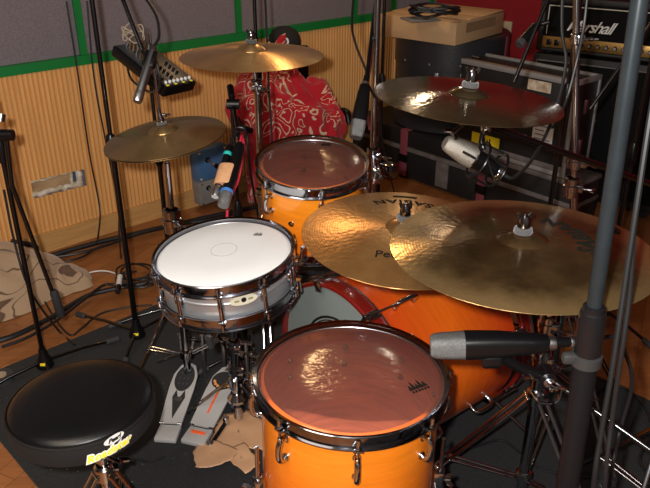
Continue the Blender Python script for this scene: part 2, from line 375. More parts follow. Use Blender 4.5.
# ------------------------------------------------------------------ things against the left wall
def wbox(mb, t, z, off, sx, sy, sz, bev=.004, mi=0):
    rotW = Matrix((dW, -nW, Vector((0, 0, 1)))).transposed()
    return mb.box(W(t, z, off), (sx, sy, sz), rotW, bev, mi)
ta, zt = onwall(194, 151, .08); tb, zm = onwall(226, 173, .08); zbm = onwall(208, 202, .08)[1]
blue = mat('blue_painted_steel', (.075, .19, .4), .45, nscale=12, namt=.2)
greyb = mat('grey_painted_steel', (.26, .25, .24), .5, nscale=12, namt=.2)
tm = (ta+tb)/2; wd = abs(tb-ta)
for nm, z0, z1, mt_, lab, col in (('blue_patch_box', zm, zt, blue, 'blue patch box with black plugs on the wall, above a grey one', 1), ('grey_patch_box', zbm, zm-.004, greyb, 'grey patch box with plugs, below the blue one on the wall', 0)):
    zc = (z0+z1)/2; T = thing(nm, lab, 'patch box', W(tm, zc, .05))
    wbox(MB(), tm, zc, .066, wd, .074, z1-z0, .004).build('case', mt_, T)
    for dx in (-.42, .42):
        for dz in (-.42, .42):
            p = W(tm+wd*dx, zc+(z1-z0)*dz, .104); MB().cyl(p, p+nW*.004, .006, 10).build('screw', yellow if col else satin, T)
    for i, (dx, dz) in enumerate(((-.16, .15), (.12, -.12)) if col else ((-.2, .18), (.0, -.14), (.22, .1))):
        p = W(tm+wd*dx, zc+(z1-z0)*dz, .1)
        s = MB().lathe([(0, 0), (.015, 0), (.015, .006), (.009, .008)], 16, frame(p, nW)).build('socket', black_metal, T)
        MB().cyl(p+nW*.004, p+nW*.065-Vector((0, 0, .012)), .008, 12).build('plug', black_plastic if i else satin, s)
# cable runs
def cable(name, pts, r, label, mt_=None, group=None, n=8, cat='cable', seg=8):
    o = MB().tube(catmull(pts, n), r, seg).build(name, mt_ or cable_black); return tag(o, label, cat, group)
def fl_(x, y, z=.008): return Z(x, y, z)
cable('cable', [W(onwall(12, 262)[0], .115, .055), W(onwall(12, 262)[0]+.1, .06, .065)]+[Z(x, y, .02) for x, y in ((36, 259), (70, 250), (104, 241), (130, 235), (160, 228), (200, 219), (250, 208), (285, 200))], .013, 'thick black multicore cable lying along the foot of the ribbed wall')
cable('cable', [Z(x, y, .035) for x, y in ((48, 258), (80, 253), (104, 246), (140, 234), (170, 226), (215, 219), (240, 212))], .007, 'thinner black cable resting on the thick multicore along the wall', cable_black)
cable('cable', [fl_(x, y) for x, y in ((52, 262), (68, 261), (84, 256), (96, 248), (112, 243))], .005, 'thin black cable looping out from the wall beside the beige blanket')
cable('cable', [W(onwall(62, 0)[0], onwall(62, 0)[1], .045), W(onwall(74, 75)[0], onwall(74, 75)[1], .045), W(onwall(85, 150)[0], onwall(85, 150)[1], .045), W(onwall(95, 205)[0], onwall(95, 205)[1], .05), Z(98, 236, .05), Z(96, 243, .03)], .004, 'thin black cable hanging down the wall left of the tall stand')
cable('cable', [W(onwall(83, 0)[0], onwall(83, 0)[1], .04), W(onwall(90, 75)[0], onwall(90, 75)[1], .04), W(onwall(102, 140)[0], onwall(102, 140)[1], .04), W(onwall(113, 200)[0], onwall(113, 200)[1], .05), Z(119, 233, .05), Z(121, 258, .01)], .004, 'thin black cable hanging down the wall behind the tall stand')
cable('cable', [fl_(x, y, .02) for x, y in ((-6, 342), (18, 334), (50, 318), (85, 297), (108, 290), (150, 282), (172, 276))], .011, 'thick black cable running over the parquet towards the snare drum')
cable('cable', [fl_(x, y, .04) for x, y in ((2, 347), (30, 336), (60, 318), (88, 296), (104, 285), (118, 284), (150, 276))], .006, 'black cable lying on top of the thick one across the parquet', cable_black)
cable('cable', [fl_(x, y, .012) for x, y in ((45, 302), (56, 320), (70, 335), (82, 328), (100, 314), (128, 307), (152, 305))], .004, 'thin black cable curling over the carpet edge near the round stand foot')
cable('cable', [fl_(x, y, .006) for x, y in ((68, 286), (82, 277), (92, 272), (106, 271), (120, 275))], .0035, 'white mains cable arching across the parquet', mat('white_cable', (.75, .73, .7), .4))
T = thing('plug', 'white mains plug at the end of the white cable', 'plug', Z(122, 279, .03)); a = Z(120, 276, .05); c_ = Z(118, 290, .04)
MB().cyl(a, a.lerp(c_, .75), .012, 14, bev=.003).build('plug_body', white_paint, T); MB().cyl(a.lerp(c_, .7), a.lerp(c_, 1.15), .012, 12).build('socket_end', black_plastic, T)
for i, (dx, lab) in enumerate(((0, 'coiled black cable loop on the parquet left of the snare drum'), (7, 'second black cable loop beside the snare drum, nearer the white drum head'))):
    cable('cable_loop', [fl_(134+dx+18*math.cos(a)*(1+.12*i), 268+10*math.sin(a)+a*1.2, .01+a*.002) for a in [k*.6 for k in range(19)]], .0045, lab, n=4)
# beige blankets
beige = bpy.data.materials.new('beige_patterned_cloth'); beige.use_nodes = True; nt = beige.node_tree; N = nt.nodes; L = nt.links
b = N['Principled BSDF']; b.inputs['Roughness'].default_value = .9; b.inputs['Sheen Weight'].default_value = .3
tc = N.new('ShaderNodeTexCoord'); wv = N.new('ShaderNodeTexNoise'); wv.inputs['Scale'].default_value = 3.4; wv.inputs['Detail'].default_value = 1.2; wv.inputs['Distortion'].default_value = 1.2; L.new(tc.outputs['Object'], wv.inputs[0])
cr = N.new('ShaderNodeValToRGB'); el = cr.color_ramp.elements; el[0].position = .0; el[0].color = (.42, .29, .18, 1); el[1].position = 1; el[1].color = (.42, .29, .18, 1)
for p_, c_ in ((.535, (.42, .29, .18, 1)), (.545, (.12, .07, .04, 1)), (.556, (.12, .07, .04, 1)), (.566, (.42, .29, .18, 1)), (.64, (.4, .27, .17, 1)), (.655, (.1, .055, .03, 1)), (.72, (.16, .09, .05, 1))):
    q = el.new(p_); q.color = c_
L.new(wv.outputs['Fac'], cr.inputs[0]); L.new(cr.outputs[0], b.inputs['Base Color'])
def mound(name, c, rx, ry, h, rot, m_, folds, seed, n=56, rings=26, pw=2.2, droop=1.0):
    """a heap of soft cloth: dome with folds running down it"""
    vs = []; fs = []
    for i in range(rings+1):
        u = i/rings
        for k in range(n):
            a = 2*math.pi*k/n
            ca, sa = math.cos(a), math.sin(a)
            fz = noise.noise(Vector((ca*folds, sa*folds, seed+u*1.4)))
            f2 = noise.noise(Vector((ca*folds*2.6, sa*folds*2.6, seed*2+u*2.5)))
            rad = u*(1+.28*fz*u+.10*f2*u)
            z = h*max(0, (1-u**pw))**(1/1.6)*(1+.25*noise.noise(Vector((ca*u*2.2, sa*u*2.2, seed+9)))) + h*.16*f2*u*(1-u)*4*.6
            x, y = rx*rad*ca, ry*rad*sa
            q = Vector((x, y, max(z, 0.004)+.0))
            vs.append(q)
    for i in range(rings):
        for k in range(n): fs.append((i*n+k, i*n+(k+1) % n, (i+1)*n+(k+1) % n, (i+1)*n+k))
    b0 = len(vs); vs.append(Vector((0, 0, 0)))
    for k in range(n): fs.append((rings*n+(k+1) % n, rings*n+k, b0))
    M = Matrix.Translation(Vector(c)) @ Matrix.Rotation(rot, 4, 'Z')
    mb = MB().add(vs, fs, 0, M)
    return mb.build(name, m_, sharp=80)
cb_ = Z(20, 292)
tag(mound('blanket', (cb_.x-.17, cb_.y-.13, 0), .38, .24, .26, R_(40), beige, 1.5, 3.1), 'beige patterned blanket heaped on the parquet, the bigger heap by the wall', 'blanket')
c2_ = Z(58, 285)
tag(mound('blanket', (c2_.x+.01, c2_.y+.0, 0), .14, .12, .09, R_(30), beige, 2.2, 8.4), 'crumpled corner of beige cloth with dark fringe, pointing at the white cable', 'blanket')
# red blanket over a chair
red_m = bpy.data.materials.new('red_patterned_blanket'); red_m.use_nodes = True; nt = red_m.node_tree; N = nt.nodes; L = nt.links
b = N['Principled BSDF']; b.inputs['Roughness'].default_value = .95; b.inputs['Sheen Weight'].default_value = .3
tc = N.new('ShaderNodeTexCoord'); wv = N.new('ShaderNodeTexNoise'); wv.inputs['Scale'].default_value = 8; wv.inputs['Detail'].default_value = 1.5; wv.inputs['Distortion'].default_value = .8; L.new(tc.outputs['Object'], wv.inputs[0])
cr = N.new('ShaderNodeValToRGB'); cr.color_ramp.interpolation = 'CONSTANT'; el = cr.color_ramp.elements
REDC = (.5, .008, .02, 1); CRM = (.72, .5, .34, 1)
el[0].position = 0; el[0].color = REDC; el[1].position = .36; el[1].color = CRM
for p_, c_ in ((.385, REDC), (.455, CRM), (.475, REDC), (.56, CRM), (.60, REDC), (.68, CRM)):
    q = el.new(p_); q.color = c_
L.new(wv.outputs['Fac'], cr.inputs[0])
nm_ = N.new('ShaderNodeTexNoise'); nm_.inputs['Scale'].default_value = 3.2; nm_.inputs['Detail'].default_value = 2; L.new(tc.outputs['Object'], nm_.inputs[0])
st_ = N.new('ShaderNodeMath'); st_.operation = 'GREATER_THAN'; st_.inputs[1].default_value = .51; L.new(nm_.outputs['Fac'], st_.inputs[0])
mr_ = N.new('ShaderNodeMixRGB'); mr_.inputs[1].default_value = REDC; L.new(st_.outputs[0], mr_.inputs[0]); L.new(cr.outputs[0], mr_.inputs[2]); L.new(mr_.outputs[0], b.inputs['Base Color'])
n2 = N.new('ShaderNodeTexNoise'); n2.inputs['Scale'].default_value = 400; bp = N.new('ShaderNodeBump'); bp.inputs['Strength'].default_value = .5; bp.inputs['Distance'].default_value = .002
L.new(tc.outputs['Object'], n2.inputs[0]); L.new(n2.outputs[0], bp.inputs['Height']); L.new(bp.outputs[0], b.inputs['Normal'])
pc = D(289, 118, 3.82)
def drape(name, c, rx, ry, ztop, zbot, rot, m_, seed, n=96, rows=34):
    vs = []; fs = []
    for i in range(rows+1):
        u = i/rows
        for k in range(n):
            a = 2*math.pi*k/n; ca, sa = math.cos(a), math.sin(a)
            if u < .45:
                w = u/.45; rad = math.sin(w*math.pi/2); z = ztop-(ztop-zbot)*.34*(1-math.cos(w*math.pi/2)); fold = w*.6
            else:
                w = (u-.45)/.55; rad = 1.0-.34*w-.12*math.sin(math.pi*w); z = ztop-(ztop-zbot)*(.34+.66*w); fold = .6+.4*w
            f1 = noise.noise(Vector((ca*2.6+seed, sa*2.6, u*1.5))); f2 = noise.noise(Vector((ca*6, sa*6+seed, u*2)))
            f3 = noise.noise(Vector((ca*rad*1.5+seed, sa*rad*1.5, 5.)))
            f4 = noise.noise(Vector((ca*rad*3.5, sa*rad*3.5+seed, 2.+u*4))); rr = rad*(1+fold*(.20*f1+.10*f2)+.12*(1-abs(f4)*3)*min(1, u*3))
            x = rx*rr*ca; y = ry*rr*sa
            z2 = z+.16*f3*(1-u)+.05*(1-abs(f4)*3.5)*(1-u)-.09*ca*(1-u)+.02*f2 - .10*max(0, abs(x)/rx-.3)**1.3*(1-u*.5) + .012*math.sin(9*x/rx+4*y/ry+3*f1)
            vs.append((x, y, max(z2, .01)))
    for i in range(rows):
        for k in range(n): fs.append((i*n+k, i*n+(k+1) % n, (i+1)*n+(k+1) % n, (i+1)*n+k))
    M = Matrix.Translation(Vector(c)) @ Matrix.Rotation(rot, 4, 'Z')
    return MB().add(vs, fs, 0, M).build(name, m_, sharp=80)
o = drape('blanket', (pc.x-.01, pc.y+.02, 0), .30, .2, .74, .03, R_(-12), red_m, 4.7); o.modifiers.new('t', 'SOLIDIFY').thickness = .006
tag(o, 'red blanket with cream pattern draped over a black chair', 'blanket')
T = thing('chair', 'black chair hidden under the red blanket, with a cap on its back', 'chair', (pc.x, pc.y+.06, 0))
ch = Vector((pc.x, pc.y+.06, 0)); 
MB().box(ch+Vector((0, 0, .42)), (.34, .26, .04), None, .015).build('seat', black_plastic, T)
bkx = MB().box(ch+Vector((0.0, .235, .70)), (.2, .025, .24), None, .01); bkx.build('backrest', black_plastic, T)
for sx in (-.09, .09):
    MB().tube([ch+Vector((sx, .235, .0)), ch+Vector((sx, .235, .7))], .011, 10).build('leg', black_metal, T)
    MB().tube([ch+Vector((sx, -.10, .0)), ch+Vector((sx, -.10, .41))], .011, 10).build('leg', black_metal, T)
MB().tube([ch+Vector((-.15, .235, .41)), ch+Vector((.15, .235, .41))], .011, 10).build('stretcher', black_metal, T)
# arm ends that stick out either side of the blanket
MB().tube(catmull([D(236, 118, 3.78), D(243, 127, 3.7), D(252, 131, 3.72)], 5), .016, 10).build('armrest', black_plastic, T)
MB().tube(catmull([D(336, 112, 3.9), D(346, 112, 3.86), D(349, 124, 3.86)], 5), .02, 10).build('armrest', black_plastic, T)
# cap
cp = ch+Vector((-.03, .225, .845)); capT = thing('cap', 'black cap with a round white emblem on top of the red blanket', 'cap', cp)
capm = mat('black_cap_cloth', (.014, .014, .016), .85, bump=.4, bscale=600)
MB().lathe([(.088, -.03), (.09, 0), (.083, .03), (.064, .058), (.035, .074), (0, .079)], 32, Matrix.Translation(cp)).build('crown', capm, capT)
br_ = []
for k in range(13):
    a = R_(-90-70+140*k/12-30); br_.append((math.cos(a)*.086, math.sin(a)*.086))
out_ = [(math.cos(R_(-120-66+132*k/12))*(.086+.062*math.sin(math.pi*k/12)), math.sin(R_(-120-66+132*k/12))*(.086+.062*math.sin(math.pi*k/12))) for k in range(13)]
MB().prism(br_[1:-1]+out_[::-1][1:-1], -.034, -.028, Matrix.Translation(cp)).build('visor', capm, capT)
fe = frame(cp+Vector((.005, -.0885, .012)), (0.02, -1, .25), (1, 0, 0))
em = MB().lathe([(.014, -.002), (.014, .004), (.024, .004), (.024, -.002)], 24, fe, close=True); em.box(fe @ Vector((.01, -.018, .002)), (.02, .005, .004), fe.to_3x3() @ Matrix.Rotation(-.6, 3, 'Z'))
em.build('emblem', white_paint, capT)
# ------------------------------------------------------------------ gear along the red wall
caseblk = mat('black_road_case', (.008, .008, .009), .55, bump=.5, bscale=400, nscale=5, col2=(.014, .0135, .014))
greytrim = mat('grey_edging', (.18, .155, .15), .55, nscale=20, namt=.35)
alu = mat('aluminium_edging', (.34, .34, .35), .35, .3)
pink = mat('pink_webbing', (.24, .045, .065), .85, bump=.5, bscale=500)
e1 = Vector((math.sin(R_(139)), math.cos(R_(139)), 0)); e2 = Vector((-e1.y, e1.x, 0))
if e2.y < 0: e2 = -e2
P0 = Z(392, 174)
rotE = Matrix((e1, e2, Vector((0, 0, 1)))).transposed()
def E(s, d, z): return P0+e1*s+e2*d+Vector((0, 0, z))
def onface(x, y, dep=0):
    a = Vector((0, 0, H)); r = D(x, y, 1)-a; k = (P0+e2*dep-a).dot(e2)/r.dot(e2); p = a+r*k
    return (p-P0).dot(e1), p.z
def cbox(mb, s0, s1, d0, d1, z0, z1, bev=.004, mi=0):
    return mb.box(E((s0+s1)/2, (d0+d1)/2, (z0+z1)/2), (s1-s0, d1-d0, z1-z0), rotE, bev, mi)
sA = onface(338, 150)[0]; zt1 = onface(440, 158)[1]; zt0 = onface(440, 162)[1]
sB = onface(479, 186)[0]; sA = onface(352, 150)[0]
TR = .245
T = thing('road_case', 'long black trunk case with pink straps on the floor, under the round drum case', 'case', E(0, .2, 0))
cbox(MB(), sA, sB, 0, .56, .012, zt0-.004, .008).build('body', caseblk, T)
cbox(MB(), sA, sB, 0, .56, zt1+.004, zt1+.10, .008).build('lid', caseblk, T)
LIDZ = zt1+.10
tr = MB(); cbox(tr, sA-.004, sB+.004, -.006, .566, zt0, zt1, .003); tr.build('edging', greytrim, T)
s_, _ = onface(442, 175)
cbox(MB(), s_-.045, s_+.045, -.007, .002, .03, zt0, .002).build('front_plate', greytrim, T)
for px in (404,):
    s_ = onface(px, 160)[0]
    st = MB(); cbox(st, s_-.028, s_+.028, -.012, -.004, .02, LIDZ, .002); cbox(st, s_-.028, s_+.028, -.012, .56, LIDZ, LIDZ+.005, .002)
    so = st.build('strap', pink, T)
    bz = zt0-.045; bu = MB(); cbox(bu, s_-.036, s_+.036, -.02, -.012, bz-.024, bz+.024, .003); bu.build('buckle', black_plastic, so)
# round drum case standing on the trunk
cz = LIDZ+.006; dc = E(onface(437, 135)[0]-.22, .34, cz)
dcR = .325; dcH = .54
T = thing('drum_case', 'big round black fibre drum case standing on the trunk under a cardboard box', 'case', dc)
MB().lathe([(0, 0), (dcR-.01, 0), (dcR, .01), (dcR, dcH*.68), (dcR, dcH*.68+.002), (0, dcH*.68+.002)], 72, Matrix.Translation(dc)).build('body', mat('black_fibre', (.028, .029, .032), .36, bump=.4, bscale=60), T)
MB().lathe([(0, dcH), (dcR, dcH), (dcR+.008, dcH-.01), (dcR+.008, dcH*.68+.004), (dcR-.02, dcH*.68+.004)][::-1], 72, Matrix.Translation(dc)).build('lid', mat('black_fibre_lid', (.03, .03, .033), .38, bump=.4, bscale=60), T)
for k in range(12):
    a = 2*math.pi*k/12; p = dc+Vector((math.cos(a)*(dcR+.008), math.sin(a)*(dcR+.008), dcH*.74)); MB().sph(p, .006, seg=8).build('rivet', alu, T)
for aa in (-33,):
    sb = MB(); a = R_(aa); M_ = Matrix.Translation(dc) @ Matrix.Rotation(a, 4, 'Z')
    sb.box((dcR+.011, 0, dcH*.5), (.005, .045, dcH*.98), None, .001); sb.v = [M_ @ v for v in sb.v]
    if aa != -68: sb.build('strap', pink, T)
for aa in (-112, -88):
    lp = MB()
    p = dc+Vector((math.cos(R_(aa))*(dcR+.012), math.sin(R_(aa))*(dcR+.012), dcH*.62)); lp.box(p, (.02, .012, .045), Matrix.Rotation(R_(aa+90), 3, 'Z'), .003)
    lp.build('latch', alu, T)
# cardboard box on the drum case
bz = cz+dcH+.003
card = mat('brown_cardboard', (.62, .39, .2), .75, nscale=3, namt=.12, stretch=(1, 1, 8), bump=.2, bscale=90)
bc = Z(455, 46, bz); a1 = Vector((-math.cos(R_(14)), math.sin(R_(14)), 0)); a2 = Vector((math.cos(R_(52)), math.sin(R_(52)), 0))
a1 = Vector((-math.cos(R_(40)), math.sin(R_(40)), 0)); a2 = Vector((-a1.y, a1.x, 0)); a2 = a2 if a2.y > 0 else -a2
L1 = .50; L2 = .52; bh = .115; rotC = Matrix((a1, a2, Vector((0, 0, 1)))).transposed()
ctr = bc+a1*L1/2+a2*L2/2+Vector((0, 0, bh/2))
T = thing('cardboard_box', 'brown cardboard box on top of the round black drum case', 'box', ctr-Vector((0, 0, bh/2)))
MB().box(ctr, (L1, L2, bh), rotC, .003).build('carton', card, T)
fx = MB()
fx.box(ctr+Vector((0, 0, bh/2+.002)), (L1+.004, L2*.49, .004), rotC, .001); 
fx.box(ctr+a2*L2*.26+Vector((0, 0, bh/2+.006)), (L1+.004, L2*.47, .003), rotC @ Matrix.Rotation(.02, 3, 'X'), .001)
fx.build('flap', card, T)
MB().box(ctr-a1*(L1/2+.001)+Vector((0, 0, .02)), (.002, L2*.62, .05), rotC, 0).build('packing_tape', mat('brown_tape', (.36, .23, .12), .25), T)
# coil of cable and a pad on the box
top = bz+bh+.010
cc = Z(434, 15, top+.02)
pts = []
for k in range(150):
    a = k*.42; r = .095+.012*math.sin(k*.9)+.006*math.sin(k*2.3)
    pts.append(cc+Vector((r*math.cos(a)*1.25, r*math.sin(a)*.95, .006+.032*abs(math.sin(k*.37))+.012*math.sin(a*.5))))
o = MB().tube(pts, .0045, 6).build('cable_coil', cable_black); tag(o, 'coiled black cable lying on the cardboard box', 'cable')
o = MB().box((cc.x-.075, cc.y-.03, top+.004), (.17, .14, .008), Matrix.Rotation(.3, 3, 'Z'), .003).build('grey_pad', mat('grey_cloth_pad', (.2, .19, .19), .9)); tag(o, 'flat grey cloth pad under the cable coil on the cardboard box', 'cloth')
# second case stack: lower case, upper rack case with aluminium edges
sC = onface(480, 180)[0]; sD = onface(577, 200)[0]
dd = .0
T = thing('rack_case', 'black case with grey edging at floor level, right of the long trunk', 'case', E(sB+.15, .3, 0))
s0_, s1_ = sB+.02, sD+.0
cbox(MB(), s0_, s1_, -.02, .2, .012, LIDZ+.0, .006).build('body', caseblk, T)
tr = MB(); cbox(tr, s0_-.003, s1_+.003, -.026, .206, zt0-.01, zt1-.01, .003); cbox(tr, s0_-.003, s1_+.003, -.026, .206, LIDZ-.02, LIDZ+.002, .003); tr.build('edging', greytrim, T)
s_ = onface(486, 170)[0]; st = MB(); cbox(st, s_-.026, s_+.026, -.034, -.027, .02, LIDZ-.022, .002); so = st.build('strap', pink, T)
bu = MB(); cbox(bu, s_-.034, s_+.034, -.042, -.034, .09, .14, .003); bu.build('buckle', black_plastic, so)
# upper case
uz0 = LIDZ+.006; sU0 = onface(478, 140)[0]; 
uz1 = onface(570, 80)[1]; sU1 = onface(574, 110)[0]
dU0 = -.01; dU1 = .2
sU0 = max(sU0, 0)
# keep it clear of the drum case: it starts right of it
sU0 = (dc-P0).dot(e1)+dcR+.035
T = thing('rack_case', 'upper black rack case with light rim, white label and yellow sticker', 'case', E((sU0+sU1)/2, .2, uz0))
cbox(MB(), sU0, sU1, dU0, dU1, uz0, uz1-.010, .006).build('body', caseblk, T)
tan = mat('pale_plywood', (.46, .33, .27), .55, nscale=15, namt=.2)
cbox(MB(), sU0, sU1, dU0+.005, dU0+.045, uz1-.010, uz1, .002).build('top_panel', tan, T)
ed = MB()
for (a, b_) in ((dU0-.005, dU0+.012), (dU1-.012, dU1+.005)):
    cbox(ed, sU0, sU1+.005, a, b_, uz1-.022, uz1+.004, .002)
    cbox(ed, sU0, sU1+.005, a, b_, uz0, uz0+.02, .002)
    cbox(ed, sU1-.012, sU1+.006, a, b_, uz0, uz1, .002)
cbox(ed, sU1-.012, sU1+.006, dU0, dU1, uz1-.02, uz1+.004, .002)
ed.build('edging', alu, T)
cbox(MB(), sU0, sU1, dU0-.004, dU0+.002, uz0+.02, uz0+.05, .001).build('lower_rim', greytrim, T)
for dz in (.3, .72):
    lt = MB(); z_ = uz0+(uz1-uz0)*dz; lt.box(E(sU1+.009, dU0+.1, z_), (.010, .03, .07), rotE, .003); lt.build('latch', satin, T)
for px, py, w_, h_, m_, nm in ((486, 140, .18, .055, yellow, 'yellow_sticker'), (544, 128, .115, .17, white_paint, 'paper_label'), (540, 86, .13, .05, mat('torn_label', (.42, .3, .2), .8, nscale=30, col2=(.7, .62, .5)), 'torn_label')):
    s_, z_ = onface(px, py, dU0); s_ = max(s_, sU0+w_/2+.004); s_ = min(s_, sU1-w_/2-.015); z_ = min(max(z_, uz0+h_/2+.022), uz1-h_/2-.026)
    lb = MB(); cbox(lb, s_-w_/2, s_+w_/2, dU0-.0065, dU0-.0035, z_-h_/2, z_+h_/2, 0); lo = lb.build(nm, m_, T)
    if nm == 'yellow_sticker':
        pr = MB()
        for k in range(5): cbox(pr, s_-.04+.016*k, s_-.032+.016*k, dU0-.0075, dU0-.0065, z_-.012, z_+.012-.006*(k % 2), 0)
        pr.build('printing', black_print, lo)
    if nm == 'paper_label':
        pr = MB()
        for k in range(6): cbox(pr, s_-.045, s_+.045-.02*(k % 3), dU0-.0075, dU0-.0065, z_-.06+.022*k, z_-.054+.022*k, 0)
        pr.build('printing', mat('grey_blue_print', (.15, .18, .3), .6), lo)
        cbox(MB(), s_+.015, s_+.05, dU0-.008, dU0-.0065, z_+.062, z_+.075, 0).build('blue_mark', mat('blue_print', (.03, .06, .5), .6), lo)
MB().tube([E(sU0+.02+.05*k, dU0+.06, uz1+.008) for k in range(2)], .006, 8).build('rim_bolt', chrome, T)
# guitar amp head on speaker cabinet
AZ = .81
ap = Z(535, 52, AZ); f1 = Vector((math.sin(R_(124)), math.cos(R_(124)), 0)); f2 = Vector((-f1.y, f1.x, 0)); f2 = f2 if f2.y > 0 else -f2
rotF = Matrix((f1, f2, Vector((0, 0, 1)))).transposed()
def F(s, d, z): return Vector((ap.x, ap.y, 0))+f1*s+f2*d+Vector((0, 0, z))
def fbox(mb, s0, s1, d0, d1, z0, z1, bev=.004, mi=0): return mb.box(F((s0+s1)/2, (d0+d1)/2, (z0+z1)/2), (s1-s0, d1-d0, z1-z0), rotF, bev, mi)
tolex = mat('black_tolex', (.006, .006, .0065), .5, bump=.8, bscale=350)
gcloth = mat('black_speaker_cloth', (.005, .005, .0055), .95, spec=.2, bump=.8, bscale=900)
gold = mat('gold_control_panel', (.42, .24, .07), .38, .7, nscale=30, namt=.15)
pipe = mat('cream_piping', (.6, .56, .48), .5)
HW = .74; HH = .285
T = thing('amplifier_head', 'black guitar amplifier head with white script logo and gold control panel', 'amplifier', F(HW/2, .12, AZ))
sh = MB(); fbox(sh, 0, HW, .012, .23, AZ+.012, AZ+HH, .014); sh.build('cabinet', tolex, T)
fr = MB(); fbox(fr, 0, HW, 0, .03, AZ+HH-.03, AZ+HH, .006); fbox(fr, 0, .03, 0, .03, AZ+.012, AZ+HH, .006); fbox(fr, HW-.03, HW, 0, .03, AZ+.012, AZ+HH, .006); fbox(fr, 0, HW, 0, .03, AZ+.012, AZ+.03, .006); fr.build('front_frame', tolex, T)
fbox(MB(), .03, HW-.03, .005, .014, AZ+.09, AZ+HH-.03, .001).build('grille_cloth', gcloth, T)
fbox(MB(), .03, HW-.03, .002, .014, AZ+.032, AZ+.088, .002).build('control_panel', gold, T)
pp = MB()
for z_ in (AZ+HH-.045,): fbox(pp, .045, HW-.045, 0, .006, z_, z_+.004, 0)
fbox(pp, .045, .049, 0, .006, AZ+.10, AZ+HH-.042, 0); fbox(pp, HW-.049, HW-.045, 0, .006, AZ+.10, AZ+HH-.042, 0)
pp.build('piping', pipe, T)
for k in range(10):
    p = F(.235+.042*k, .002, AZ+.06); kb = MB().cyl(p, p-f2*.016, .011, 14).build('knob', black_plastic, T)
    MB().cyl(p-f2*.014, p-f2*.0185, .0075, 12).build('knob_cap', alu, kb)
for k in range(2):
    fbox(MB(), .055+.04*k, .08+.04*k, -.008, .004, AZ+.045, AZ+.075, .003).build('rocker_switch', black_plastic, T)
logoM = lambda s_, z_: frame(F(s_, 0, z_), -f2, f1)
vs, fs = text('Marshall', .080, .5, .012, .0003, .86)
lg = MB().add([(x, y, z*.3) for x, y, z in vs], fs, 0, logoM(.26, AZ+.150)); 
lg.add([(-.165, -.038, 0), (.17, -.030, 0), (.17, -.026, 0), (-.165, -.033, 0)], [(0, 1, 2, 3)], 0, logoM(.36, AZ+.178)) if False else None
lg.build('logo', white_paint, T)
MB().tube(catmull([F(.24, .11, AZ+HH), F(.3, .11, AZ+HH+.02), F(.45, .11, AZ+HH+.02), F(.51, .11, AZ+HH)], 6), .009, 8).build('handle', black_plastic, T)
for k in range(4): 
    p = F(.06+.62*(k % 2), .05+.14*(k//2), AZ+.001); MB().cyl(p, p+Vector((0, 0, .012)), .014, 12).build('foot', rubber, T)
T = thing('speaker_cabinet', 'black guitar speaker cabinet with white script logo under the amplifier head', 'speaker', F(HW/2, .16, 0))
CB = MB(); CZ = AZ-.002; fbox(CB, -.01, HW+.01, .0, .27, .05, CZ, .014); CB.build('cabinet', tolex, T)
fbox(MB(), .02, HW-.02, -.006, .002, .09, CZ-.035, .001).build('grille_cloth', gcloth, T)
pp = MB(); fbox(pp, .015, HW-.015, -.010, -.003, CZ-.036, CZ-.031, 0); fbox(pp, .015, .019, -.01, -.003, .08, CZ-.033, 0); fbox(pp, HW-.019, HW-.015, -.01, -.003, .08, CZ-.033, 0); pp.build('piping', greytrim, T)
k_ = None
a = Vector((0, 0, H)); r = D(594, 126, 1)-a; kk = (F(0, 0, 0)-a).dot(f2)/r.dot(f2); p = a+r*kk; s_ = (p-F(0, 0, 0)).dot(f1)
lg = MB().add([(x, y, z*.3) for x, y, z in vs], fs, 0, frame(F(s_-.13, -.008, p.z), -f2, f1)); lg.build('logo', white_paint, T)
for k in range(4): 
    q = F(.06+.62*(k % 2), .05+.17*(k//2), 0.0); MB().cyl(q+Vector((0, -.012, .025)), q+Vector((0, .012, .025)), .0245, 16).build('caster', rubber, T)
# brown board leaning at the right edge
# ------------------------------------------------------------------ stands and cymbals
V = Vector
UPZ = V((0, 0, 1))
def tilt_n(roll, pitch): return V((math.sin(R_(roll)), -math.sin(R_(pitch)), math.cos(R_(pitch)))).normalized()
def wingbolt(T, c, ax, s=1.0, name='wing_bolt'):
    mb = MB(); ax = V(ax).normalized(); c = V(c)
    mb.cyl(c-ax*.012*s, c+ax*.016*s, .004*s, 10); mb.wing(c+ax*.012*s, ax, .006*s, .016*s); return mb.build(name, stand_chrome, T)
def clamp(T, c, ax, r=.018, h=.045, nm='clamp', m_=None, side=None):
    ax = V(ax).normalized(); c = V(c)
    mb = MB(); mb.lathe([(r*.75, -h/2), (r, -h/2+.003), (r, -h/6), (r*1.18, -h/8), (r*1.18, h/8), (r, h/6), (r, h/2-.003), (r*.75, h/2)], 24, frame(c, ax))
    o = mb.build(nm, m_ or stand_chrome, T)
    side = V(side) if side is not None else V((.6, -.8, 0)); side = (side-ax*side.dot(ax)).normalized()
    wingbolt(T, c+side*(r+.014), side); 
    mb = MB(); mb.box(c+side*r*1.0, (.02, .02, .024), frame(c, ax).to_3x3(), .003); mb.build('clamp_lug', m_ or stand_chrome, T)
    return o
